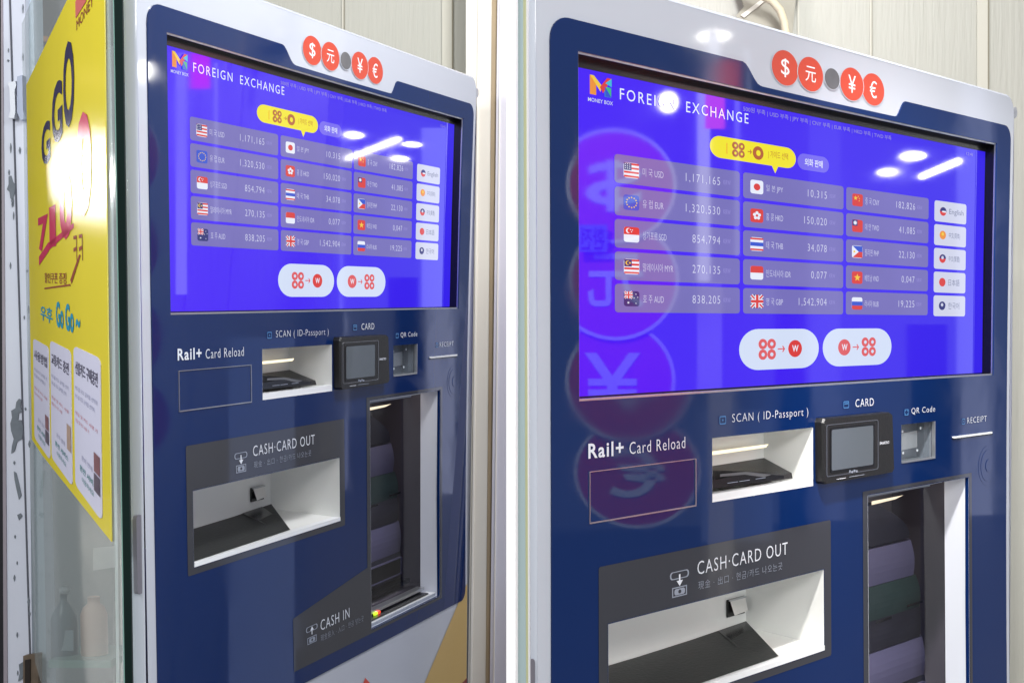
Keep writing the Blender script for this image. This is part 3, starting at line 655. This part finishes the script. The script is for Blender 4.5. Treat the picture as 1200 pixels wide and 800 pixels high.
# poster
def paper(name, rgb, rough=.24, k=.13):
    if name in MATS: return MATS[name]
    m = bpy.data.materials.new(name); m.use_nodes = True; nt = m.node_tree
    for n in list(nt.nodes): nt.nodes.remove(n)
    out = nt.nodes.new('ShaderNodeOutputMaterial'); df = nt.nodes.new('ShaderNodeBsdfDiffuse'); gl = nt.nodes.new('ShaderNodeBsdfGlossy'); mx = nt.nodes.new('ShaderNodeMixShader')
    gl.inputs['Roughness'].default_value = rough; mx.inputs[0].default_value = k; c = lin(rgb)
    tc = nt.nodes.new('ShaderNodeTexCoord'); n = nt.nodes.new('ShaderNodeTexNoise'); n.inputs['Scale'].default_value = 3; rm = nt.nodes.new('ShaderNodeMix'); rm.data_type = 'RGBA'
    rm.inputs[6].default_value = (*[v * .95 for v in c], 1); rm.inputs[7].default_value = (*[min(1, v * 1.05) for v in c], 1)
    nt.links.new(tc.outputs['Object'], n.inputs['Vector']); nt.links.new(n.outputs['Fac'], rm.inputs[0]); nt.links.new(rm.outputs[2], df.inputs[0])
    nt.links.new(df.outputs[0], mx.inputs[1]); nt.links.new(gl.outputs[0], mx.inputs[2]); nt.links.new(mx.outputs[0], out.inputs[0]); MATS[name] = m; return m
YEL = paper('yellow_poster_paper', (226, 208, 36))
ps = PS(); ps.solid([(.118, -.125), (.6, -.108), (1.60, -.090), (1.595, .715), (1.3, .716), (.9, .708), (.5, .700), (.106, .692), (.118, .42)], -.0022, -.0008, YEL)
poster = ps.build('poster'); tag(poster, 'yellow poster with navy and pink lettering and three white cards taped to the glass door', 'poster')
INK = paper('navy_ink', (38, 30, 74)); PINK = paper('magenta_ink', (200, 40, 84)); CYAN = paper('cyan_ink', (30, 150, 180)); BRN = paper('brown_ink', (150, 70, 40))
CARD = paper('white_card', (216, 216, 238)); GTX = paper('grey_ink', (88, 84, 108)); PTX = paper('pale_red_ink', (206, 120, 130)); TEAL = paper('teal_ink', (60, 140, 140)); PALEI = paper('pale_ink', (150, 152, 182))
# lettering runs towards the near edge: mirrored axis so that it reads left to right from this side
TS = lambda: Sheet(lambda s, y, d: pp_(1.6 - s, y, d))
def pw(t, sa, sb, ya, yb, m, b=0., name='poster_lettering', d=-.0030):   # sa = far (left), sb = near (right)
    return TS().text(t, 1.6 - sa, 1.6 - sb, ya, yb, d, m, b).build(name, poster)
pw('O', .700, .515, -.040, .098, INK, .03); pw('G', .93, .72, .000, .105, INK, .03); pw('G', 1.18, .97, .045, .125, INK, .03)
pw('0', .500, .285, .095, .250, PINK, .05); pw('0', .800, .575, .165, .278, PINK, .05); pw('1', 1.02, .88, .21, .285, PINK, .04); pw('7', 1.3, 1.05, .22, .29, PINK, .04)
q = PS(); q.poly([(1.29, .300), (1.29, .318), (1.04, .292), (1.04, .274)], -.0030, PINK); q.poly([(1.04, .290), (.55, .262), (.55, .254), (1.04, .276)], -.0030, PINK); o = q.build('underline_stroke', poster)
pw('할인쿠폰 증정', 1.15, .69, .333, .353, BRN, .01); q = PS(); q.poly([(1.16, .363), (.62, .352), (.62, .355), (1.16, .366)], -.0030, BRN).poly([(.62, .345), (.47, .305), (.45, .307), (.60, .352)], -.0030, BRN); q.build('underline_stroke', poster)
pw('ㅋㅋ', .56, .42, .275, .315, BRN)
pw('우후', 1.27, .98, .400, .430, CYAN, .02); pw('Go Go ~', .90, .47, .385, .432, CYAN, .03)
q = PS(); q.poly([(.48, -.055), (.33, -.055), (.33, -.075), (.40, -.09), (.48, -.08)], -.0030, REDV); q.build('red_mark', poster); pw('MONEY', .47, .24, -.050, -.035, BRN)
for ci, (sa, sb, head) in enumerate(((1.49, 1.075, '사용방법'), (1.035, .625, '교통카드 충전'), (.575, .200, '선불카드 구매충전'))):
    yt = (.478, .463, .452)[ci]; yb = (.700, .690, .680)[ci]; w = sa - sb
    c_ = PS(); c_.solid(rrect(sb, sa, yt, yb, .05, .009, 5), -.0034, -.0024, CARD); cd = c_.build('white_card', poster)
    q = TS(); X = lambda u: 1.6 - (sa - u * w)
    q.text(head, X(.08), X(.92), yt + .022, yt + .043, -.0040, GTX, .02).build('card_heading', poster); q = TS()
    rs = random.Random(ci)
    for r in range(2): q.text('카드를 대고 금액을 선택해 주세요'[:12 + ci], X(.06), X(.9 - .1 * r), yt + .062 + r * .013, yt + .069 + r * .013, -.0040, PALEI)
    q.build('card_text', poster); q = TS()
    for r in range(2): q.text('현금 및 카드 사용 가능합니다'[:10 + ci], X(.06), X(.9 - .3 * r), yt + .103 + r * .012, yt + .109 + r * .012, -.0040, PTX)
    q.build('card_text', poster); q = TS()
    q.text('문의 안내', X(.3), X(.7), yt + .165, yt + .173, -.0040, PALEI); q.text('환전 서비스', X(.22), X(.85), yt + .183, yt + .193, -.0040, TEAL, .01); q.text('이용하세요', X(.3), X(.75), yt + .199, yt + .208, -.0040, TEAL)
    q.build('card_lettering', poster); q = TS()
    q.poly(rect(X(.76), X(.96), yt + .140, yt + .168), -.0040, mat('small_photo', (120, 60, 70), rough=.5, noise=.5, nscale=60)).poly(rect(X(.76), X(.96), yt + .170, yt + .196), -.0042, mat('small_photo_dark', (70, 50, 76), rough=.5)) if ci != 1 else q.poly(rect(X(.80), X(.98), yt + .128, yt + .172), -.0040, mat('small_photo_tan', (170, 140, 120), rough=.5, noise=.5, nscale=60))
    q.build('card_photo', poster)

# shop interior behind the pane
bw = slab('shop_wall', [(-38, -140), (133, -140), (133, 1250), (-38, 1250)], 3.75, .05, mat('hazy_shop_wall', (150, 158, 160), rough=.7, noise=.12, nscale=2.2)); tag(bw, 'pale grey shop wall seen hazily through the glass door', 'wall')
cp = slab('display_cabinet', [(38, -80), (84, -80), (76, 24), (66, 60), (50, 112), (38, 130)], 3.6, .03, mat('brown_grey_cabinet', (104, 98, 96), rough=.6, noise=.2, nscale=5)); tag(cp, 'dim grey brown hanging cabinet behind the top left corner of the poster', 'cabinet')
slab('cabinet_shelf', [(38, 40), (62, 44), (60, 50), (38, 46)], 3.58, .02, mat('tan_shelf', (190, 140, 104), rough=.6), cp); slab('cabinet_shelf', [(38, 58), (58, 64), (56, 70), (38, 66)], 3.58, .02, mat('tan_shelf', (190, 140, 104), rough=.6), cp)
mp = slab('metal_fitting', [(118, -60), (134.5, -60), (134.2, 50), (123.5, 57), (121, 40)], 1.86, .006, mat('pale_fitting', (176, 184, 196), rough=.35, metal=.3)); tag(mp, 'pale metal fitting plate at the top of the glass door edge', 'fitting')
for (x, y) in ((127, 5), (128.5, 39)): slab('screw', ell(x, y, 1.3, 1.5, 10), 1.858, .002, BLACK, mp)
def lathe(name, px, py0, py1, z, prof, m, parent=None, cap=None):
    c = at(px, py1, z); H = (py1 - py0) / F * z; n = 20; V = []; Fs = []
    for r, h in prof:
        for k in range(n): a = 2 * math.pi * k / n; V.append(c + Vector((r / F * z * math.cos(a), r / F * z * math.sin(a), h * H)))
    for i in range(len(prof) - 1):
        for k in range(n): Fs.append((i * n + k, i * n + (k + 1) % n, (i + 1) * n + (k + 1) % n, (i + 1) * n + k))
    Fs.append(tuple(range(n))); Fs.append(tuple(range(len(V) - 1, len(V) - n - 1, -1)))
    return newobj(name, V, Fs, m, parent, smooth=True)
zb = 3.05
b1 = lathe('bottle', 76, 686, 772, zb, [(14, 0), (15, .03), (15, .5), (14, .60), (9, .72), (4, .80), (4, .9)], mat('dark_bottle', (112, 128, 136), rough=.3)); tag(b1, 'dark grey pump bottle dimly seen through the lower glass door', 'bottle')
lathe('pump_cap', 76, 686, 694, zb, [(3, -.2), (6, .1), (6.5, .7), (3, 1)], mat('pale_cap', (190, 196, 200), rough=.3), b1)
slab('bottle_label', [(68, 738), (86, 738), (86, 762), (68, 762)], zb - .03, .001, mat('bottle_label', (150, 164, 172), rough=.4), b1)
b2 = lathe('bottle', 111, 698, 772, zb, [(14, 0), (15, .03), (15, .72), (12, .84), (7, .9), (7, 1)], mat('peach_bottle', (214, 178, 160), rough=.35)); tag(b2, 'peach coloured bottle dimly seen through the lower glass door', 'bottle')
sh = slab('display_shelf', [(57, 773), (130, 773), (130, 782), (57, 782)], 2.98, .18, mat('green_glass_shelf', (150, 180, 172), rough=.2)); tag(sh, 'greenish display shelf under the two bottles behind the glass door', 'shelf')
bx = slab('price_card', [(109, 642), (136, 639), (136, 664), (109, 668)], 3.0, .004, mat('pale_price_card', (206, 208, 210), rough=.5)); tag(bx, 'pale card dimly seen behind the glass below the poster corner', 'card')
# painted steel post at the far left
POST = mat('chipped_white_paint', (216, 221, 236), rough=.42, noise=.04, nscale=6, bump=.25, bscale=30)
zp = 3.22
pt = strip('steel_door_post', 1, 7, 29, 38, zp, .06, POST); tag(pt, 'white painted steel door post with chipped paint, hinge and latch, at the left edge', 'door post')
strip('post_flange', 29, 38, 39, 55, zp + .02, .05, mat('pale_blue_flange', (196, 210, 222), rough=.4, noise=.05), parent=pt)
strip('post_groove', 10.5, 35.2, 12.5, 37, zp - .002, .003, mat('groove_dark', (86, 88, 100), rough=.7), parent=pt)
strip('post_shoulder', 1, 4.2, 3, 8.6, zp - .003, .004, mat('greyish_flange', (158, 150, 160), rough=.5), parent=pt)  # narrow greyer strip along the post's left side
CHIP = mat('bare_grey_steel', (112, 120, 130), rough=.6, noise=.3, nscale=50)
def chip(poly, z=zp - .003): return slab('paint_chip', poly, z, .002, CHIP, pt)
chip([(22, 467), (25, 468), (24, 476), (26, 482), (22, 484), (21, 492), (25, 492), (27, 500), (26, 514), (20, 517), (17, 528), (13, 531), (14, 522), (16, 514), (13, 505), (12, 496), (14, 489), (13, 481), (18, 478), (19, 471)])
chip([(10, 207), (13, 206), (15, 213), (18, 217), (17, 226), (14, 235), (12, 232), (11, 225), (8, 222), (10, 216)])
chip([(16, 552), (19, 554), (22, 566), (25, 580), (22, 585), (19, 572), (17, 562)]); chip([(20, 603), (24, 601), (26, 604), (22, 609)]); chip([(36, 466), (40, 467), (40, 477), (36, 477)], zp + .015); chip([(36, 490), (41, 491), (41, 515), (35, 513)], zp + .015)
chip([(22, 778), (27, 775), (29, 784), (26, 795), (21, 798), (23, 788)])
rc_ = random.Random(11)
for _ in range(26):
    y_ = rc_.uniform(10, 790); x_ = rc_.choice((11, 24, 28)) * 1. + y_ / 800 * 9 + rc_.uniform(-3, 2); h_ = rc_.uniform(1.5, 6); w_ = rc_.uniform(.5, 1.4)
    chip([(x_ - w_, y_), (x_, y_ - h_), (x_ + w_, y_ - h_ * .3), (x_ + w_ * .7, y_ + h_ * .5), (x_ + w_ * .1, y_ + h_), (x_ - w_ * .6, y_ + h_ * .4)])
hg = slab('hinge', [(9, 97), (18, 95), (19, 100), (17, 106), (18, 132), (16, 139), (10, 138), (12, 130), (11, 104)], zp - .02, .016, mat('hinge_metal', (210, 214, 222), rough=.35, metal=.3), pt)
slab('hinge_pin', [(20, 90), (26, 88), (27, 130), (31, 139), (24, 141), (20, 132)], zp - .024, .02, mat('hinge_pin', (150, 158, 176), rough=.35, metal=.5), pt)
slab('latch_box', [(27, 768), (45, 765), (45, 830), (27, 830)], zp - .022, .02, mat('rusty_latch', (112, 98, 84), rough=.6, metal=.3, noise=.4, nscale=40), pt)
slab('latch_hole', [(29, 773), (35, 772), (35, 830), (29, 830)], zp - .026, .004, mat('latch_hole', (38, 30, 26), rough=.8), pt)
dk = strip('dark_gasket', -30, -30, 2.2, 5.4, 3.26, .05, mat('black_gasket', (22, 22, 32), rough=.6)); tag(dk, 'narrow black gap strip left of the white steel door post', 'gasket')

# ground
fl = newobj('floor', [(-6, -4, 0), (8, -4, 0), (8, 12, 0), (-6, 12, 0)], [(0, 1, 2, 3)], mat('grey_floor', (150, 148, 142), rough=.4, noise=.1, nscale=3)); tag(fl, kind='structure')

# ------------------------------------------------------------------ things that are only seen mirrored in the glossy fronts
def mirror(pose, d=0.):
    n = Vector([r[2] for r in pose[0]]); t = Vector(pose[1]) + n * d
    return lambda p: cw(p - n * (2 * (p - t).dot(n)))
MB_, MA_ = mirror(PB, -.002), mirror(PA, -.002); MBs, MAs = mirror(PB, .0172), mirror(PA, .0172); MBm = mirror(PB, .006)
def V3(px, py, z): return Vector(((px - CX) / F * z, (py - CY) / F * z, z))
LAMP = mat('lamp_diffuser', (255, 252, 244), emit=34.); LBODY = mat('lamp_housing', (225, 225, 225), rough=.5)
def round_lamp(m, px, py, z, wpx, hpx, label):
    c = m(V3(px, py, z)); rx = wpx / 2 / F * z; rz = hpx / 2 / F * z; n, k = 20, 8; V = []; Fs = []
    root = bpy.data.objects.new('ceiling_lamp', None); COL.objects.link(root); root.location = c; tag(root, label, 'lamp', 'lamps mirrored in the kiosk fronts')
    for i in range(k + 1):
        a = -math.pi / 2 + math.pi * i / k
        for j in range(n): b = 2 * math.pi * j / n; V.append((rx * math.cos(a) * math.cos(b), rx * math.cos(a) * math.sin(b), rz * math.sin(a)))
    for i in range(k):
        for j in range(n): Fs.append((i * n + j, i * n + (j + 1) % n, (i + 1) * n + (j + 1) % n, (i + 1) * n + j))
    newobj('diffuser', V, Fs, LAMP, root, smooth=True)
    return root
def tube_lamp(m, a, b, z1, z2, r, label):
    A_, B_ = m(V3(*a, z1)), m(V3(*b, z2)); c = (A_ + B_) / 2
    root = bpy.data.objects.new('tube_lamp', None); COL.objects.link(root); root.location = c; tag(root, label, 'lamp')
    tube('diffuser', [A_ - c, B_ - c], r, LAMP, root)
round_lamp(MBs, 783, 120, 5.5, 24, 25, 'round white lamp mirrored over the word foreign'); round_lamp(MB_, 837, 43, 5.2, 36, 10, 'oval white lamp mirrored in the top white border of the closer kiosk')
round_lamp(MBs, 1070, 183, 8.0, 30, 10, 'upper small oval lamp mirrored in the closer kiosk display'); round_lamp(MBs, 1040, 202, 8.6, 24, 8, 'lower small oval lamp mirrored in the closer kiosk display')
tube_lamp(MBs, (1080, 207), (1123, 189), 9.2, 8.2, .020, 'straight tube lamp mirrored in the closer kiosk display')
round_lamp(MAs, 415, 158.5, 7.2, 22, 7, 'left oval lamp mirrored in the display beside the yellow poster'); round_lamp(MAs, 483, 169.5, 7.2, 22, 5, 'right oval lamp mirrored in the display beside the yellow poster'); round_lamp(MAs, 469, 186, 8.0, 20, 5, 'lowest oval lamp mirrored in the display beside the yellow poster')
tube_lamp(MAs, (407, 186), (467, 163), 8.0, 7.0, .011, 'straight tube lamp mirrored in the display beside the yellow poster')
round_lamp(MA_, 171, 83, 3.0, 17, 22, 'round lamp mirrored in the left border of the kiosk beside the yellow poster'); round_lamp(MA_, 232, 21, 4.0, 38, 16, 'oval lamp mirrored in the top border of the kiosk beside the yellow poster')

def mirror_sheet(m, z):           # shapes are given where their mirror image appears; the thing itself stands in front, reading the right way round
    return Sheet(lambda x, y, d: m(V3(x, y, z + d)))
COINF = mat('coin_sign_red', (214, 70, 60), rough=.5); COINR = mat('coin_sign_white', (236, 238, 240), rough=.5); TAGM = mat('tag_blue', (120, 150, 200), rough=.5)
def coin_sign(m, z, coins, label, kx, tagbox=None):
    root = bpy.data.objects.new('coin_sign', None); COL.objects.link(root); root.location = m(V3(coins[0][0], coins[0][1], z)); tag(root, label, 'sign', 'hanging signs of four coins')
    for i, (cx, cy, rx, ry, gl) in enumerate(coins):
        q = mirror_sheet(m, z + .003 * i); q.solid(ell(cx, cy, rx, ry, 40), 0, .002, COINF); q.poly([ell(cx, cy, rx, ry, 40), ell(cx, cy, rx * .94, ry * .94, 40)], -.0006, COINR)
        # mirrored lettering: flip in x so the real sign reads correctly
        V, Fc = glyphs(gl, .01); ax, bx = min(v[0] for v in V), max(v[0] for v in V); ay, by = min(v[1] for v in V), max(v[1] for v in V); b = len(q.V); k = q.mi(COINR)
        for u, v in V: q.V.append(q.pos(cx + rx * .44 - (u - ax) / (bx - ax) * rx * .88, cy + ry * .45 - (v - ay) / (by - ay) * ry * .9, -.001))
        for f_ in Fc: q.F.append(tuple(b + i_ for i_ in f_)); q.M.append(k)
        under(q.build('coin'), root)
    if tagbox:
        x0, x1, y0, y1, tx = tagbox; q = mirror_sheet(m, z - .01); q.solid(rect(x0, x1, y0, y1), 0, .002, TAGM)
        V, Fc = glyphs(tx, .01); ax, bx = min(v[0] for v in V), max(v[0] for v in V); ay, by = min(v[1] for v in V), max(v[1] for v in V); b = len(q.V); k = q.mi(INK)
        for u, v in V: q.V.append(q.pos(x1 - 3 - (u - ax) / (bx - ax) * (x1 - x0 - 6), y1 - 3 - (v - ay) / (by - ay) * (y1 - y0 - 6), -.001))
        for f_ in Fc: q.F.append(tuple(b + i_ for i_ in f_)); q.M.append(k)
        under(q.build('tag'), root)
    return root
coin_sign(MB_, 2.3, [(738, 216, 75, 68, '$'), (741, 328, 75, 71, '元'), (737, 446, 75, 72, '¥'), (747, 553, 75, 66, '€')], 'red coin sign mirrored in the left of the closer kiosk display', 0, (697, 731, 262, 294, '환전'))
coin_sign(MA_, 2.55, [(150, 185, 38, 52, '$'), (150, 290, 38, 52, '元'), (152, 395, 40, 54, '¥'), (154, 490, 48, 50, '€')], 'red coin sign mirrored in the left edge of the kiosk beside the yellow poster', 0)
# doorway gaps set to glow; glow panels and dark boxes added for streaks
def mirrored_box(name, m, x0, x1, y0, y1, z, th, mt, label, cat, grp=None):
    q = mirror_sheet(m, z); q.solid(rect(x0, x1, y0, y1), 0, th, mt); o = q.build(name); tag(o, label, cat, grp); return o
GLOWS = mat('soft_panel_glow', (200, 215, 255), emit=.78); DAY5 = mat('soft_doorway', (232, 236, 255), emit=2.2); GLOW = mat('streak_glow', (220, 226, 255), emit=1.5); GLOWD = mat('dim_streak_glow', (215, 220, 250), emit=.85); DARKC = mat('dark_box_matte', (40, 34, 32), rough=.6, noise=.2); JW = mat('white_jamb', (240, 240, 238), rough=.5); DAY = mat('bright_doorway', (235, 238, 255), emit=4.6); DAY2 = mat('dimmer_doorway', (225, 230, 255), emit=2.2)
mirrored_box('doorway_gap', MBs, 817, 832, 40, 330, 3.6, .05, DAY, 'wide bright doorway gap mirrored as a pale streak in the closer kiosk display', 'doorway')
mirrored_box('doorway_gap', MBs, 861, 867, 60, 300, 3.7, .05, DAY2, 'thin bright doorway gap mirrored as a pale line in the closer kiosk display', 'doorway')
mirrored_box('door_jamb', MBs, 817, 846, 331, 900, 3.6, .05, JW, 'white door jamb below the wide bright doorway gap', 'door jamb')
mirrored_box('lit_window', MBs, 1121, 1158, 60, 900, 10.5, .05, GLOW, 'tall added glow panel mirrored at the right edge of the closer kiosk display', 'window')  # glowing panel added off view to mirror as a pale upright streak
mirrored_box('lit_window', MBs, 948, 985, 60, 900, 10.5, .05, GLOWD, 'tall dim added glow panel mirrored in the middle of the closer kiosk display', 'window')
mirrored_box('dark_streak_box', MBs, 908, 944, 335, 900, 9.5, .05, DARKC, 'added dark box mirrored in the lower middle of the closer kiosk display', 'dark box')  # dark box added off view to deepen the mirrored blue here
mirrored_box('dark_streak_box', MBs, 1062, 1110, 380, 900, 9.5, .05, DARKC, 'added dark box mirrored at the lower right of the closer kiosk display', 'dark box')
mirrored_box('soft_glow_panel', MB_, 822, 905, 480, 900, 9.0, .05, GLOWS, 'added soft glow panel mirrored faintly below the closer kiosk display', 'window')  # weakly glowing panel added to lighten the lower navy by reflection
mirrored_box('soft_glow_panel', MA_, 268, 345, 395, 900, 2.8, .05, GLOWS, 'added soft glow panel mirrored faintly above the cash out tray beside the yellow poster', 'window')
mirrored_box('orange_glow_box', MBm, 835, 858, 72, 150, 3.2, .05, mat('orange_box_glow', (232, 84, 30), emit=8.), 'orange box with added glow mirrored above and on the closer kiosk display', 'glow box')  # plain box, emission added so its orange reflection carries
mirrored_box('doorway_gap', MAs, 206, 219, 62, 345, 2.9, .05, DAY5, 'bright doorway gap mirrored at the left of the display beside the yellow poster', 'doorway')
mirrored_box('doorway_gap', MAs, 251, 255, 74, 260, 2.95, .05, DAY2, 'thin doorway gap mirrored at the left of the display beside the yellow poster', 'doorway')
mirrored_box('lit_window', MAs, 494, 527, 150, 900, 9.5, .05, GLOW, 'tall added glow panel mirrored at the right edge of the display beside the yellow poster', 'window')  # unseen glow panel added for the right-hand streak
mirrored_box('lit_window', MAs, 398, 402, 150, 700, 9.5, .05, GLOW, 'narrow added glow panel mirrored in the middle of the display beside the yellow poster', 'window')
mirrored_box('dark_streak_box', MAs, 455, 490, 325, 900, 9.2, .05, DARKC, 'added dark box mirrored at the lower right of the display beside the yellow poster', 'dark box')  # unseen dark box added for a dim streak in this display
mirrored_box('magenta_glow_box', MAs, 223, 246, 62, 104, 2.86, .05, mat('magenta_box_glow', (226, 40, 90), emit=7.), 'magenta box with added glow mirrored at the corner of the display beside the yellow poster', 'glow box')  # box with glow added for the magenta reflection

def pane_mirror(p):
    n = PN; return cw(p - n * (2 * (p - PO).dot(n)))
gl_ = round_lamp(pane_mirror, 34, 204, 8.0, 170, 112, 'big bright lamp mirrored as white glare on the yellow poster'); gl_.children[0].data.materials[0] = mat('glare_lamp', (255, 253, 250), emit=140.)
gl2 = round_lamp(pane_mirror, 52, 86, 8.0, 20, 26, 'warm lamp mirrored as a golden glow on the yellow poster'); gl2.children[0].data.materials[0] = mat('warm_lamp', (255, 220, 150), emit=22.)

# ------------------------------------------------------------------ light
w = bpy.data.worlds.new('World'); sc.world = w; w.use_nodes = True
nt = w.node_tree; bg = nt.nodes['Background']
tc = nt.nodes.new('ShaderNodeTexCoord'); sx = nt.nodes.new('ShaderNodeSeparateXYZ'); cr = nt.nodes.new('ShaderNodeValToRGB')
nt.links.new(tc.outputs['Generated'], sx.inputs[0]); mr = nt.nodes.new('ShaderNodeMapRange'); mr.inputs[1].default_value = -1; mr.inputs[2].default_value = 1
nt.links.new(sx.outputs[2], mr.inputs[0]); nt.links.new(mr.outputs[0], cr.inputs[0]); nt.links.new(cr.outputs[0], bg.inputs[0])
cr.color_ramp.elements[0].color = (.62, .72, .95, 1); cr.color_ramp.elements[1].color = (1.0, .97, .90, 1)
bg.inputs[1].default_value = .41
def area(name, loc, target, sx_, sy_, power, col=(1, 1, 1)):
    l = bpy.data.lights.new(name, 'AREA'); l.shape = 'RECTANGLE'; l.size = sx_; l.size_y = sy_; l.energy = power; l.color = col
    o = bpy.data.objects.new(name, l); COL.objects.link(o); o.location = loc
    o.rotation_euler = (Vector(target) - Vector(loc)).to_track_quat('-Z', 'Y').to_euler(); return o
area('key_area_light', (1.0, -.8, 2.7), (-.1, 1.8, 1.3), 1.8, .6, 50, (1, .985, .955))  # added key light above the camera, brightens strip and kiosk fronts
area('rear_wall_fill', (.35, 2.75, 2.75), (.5, 2.9, 1.4), .5, .15, 2, (1, .96, .88))  # area light added to brighten the wall behind the closer kiosk
area('far_kiosk_fill', (.25, 1.9, 2.75), (-.55, 2.4, 1.2), .3, .3, 24, (.97, .98, 1))  # added fill that lifts the kiosk beside the poster
area('low_front_fill', (1.7, -.9, 1.35), (-.1, 2.0, 1.1), 1.4, 1.2, 20, (.95, .975, 1))  # added low frontal fill for the pockets and lower casing
sl = bpy.data.lights.new('coin_sign_fill_spot', 'SPOT'); sl.energy = 135; sl.spot_size = math.radians(66); sl.spot_blend = .4; sl.shadow_soft_size = .05; sl.color = (1, .97, .93)  # unseen spot added so the coin sign mirrors more brightly
so = bpy.data.objects.new('coin_sign_fill_spot', sl); COL.objects.link(so); so.location = (.22, 1.12, 2.3); so.rotation_euler = (Vector((.70, 1.66, 1.5)) - so.location).to_track_quat('-Z', 'Y').to_euler()
area('poster_side_fill', (-1.9, .7, 2.6), (-1.0, 2.3, 1.3), .6, .4, 32, (.97, .98, 1))  # added fill for the poster and the steel door post

# ------------------------------------------------------------------ camera
cd = bpy.data.cameras.new('camera'); cam = bpy.data.objects.new('camera', cd); COL.objects.link(cam); sc.camera = cam
cd.sensor_width = 36; cd.lens = F / 1200 * 36; cd.shift_x = -(CX - 600) / 1200; cd.shift_y = (CY - 400) / 1200; cd.clip_start = .01; cd.clip_end = 500
axx, axy, axz = C2W @ Vector((1, 0, 0)), C2W @ Vector((0, -1, 0)), C2W @ Vector((0, 0, -1))
M = Matrix((axx, axy, axz)).transposed().to_4x4(); M.translation = ORIG; cam.matrix_world = M
sc.view_settings.view_transform = 'Standard'; sc.view_settings.look = 'None'; sc.view_settings.exposure = 0; sc.view_settings.gamma = 1
sc.render.engine = 'CYCLES'; sc.cycles.use_denoising = True
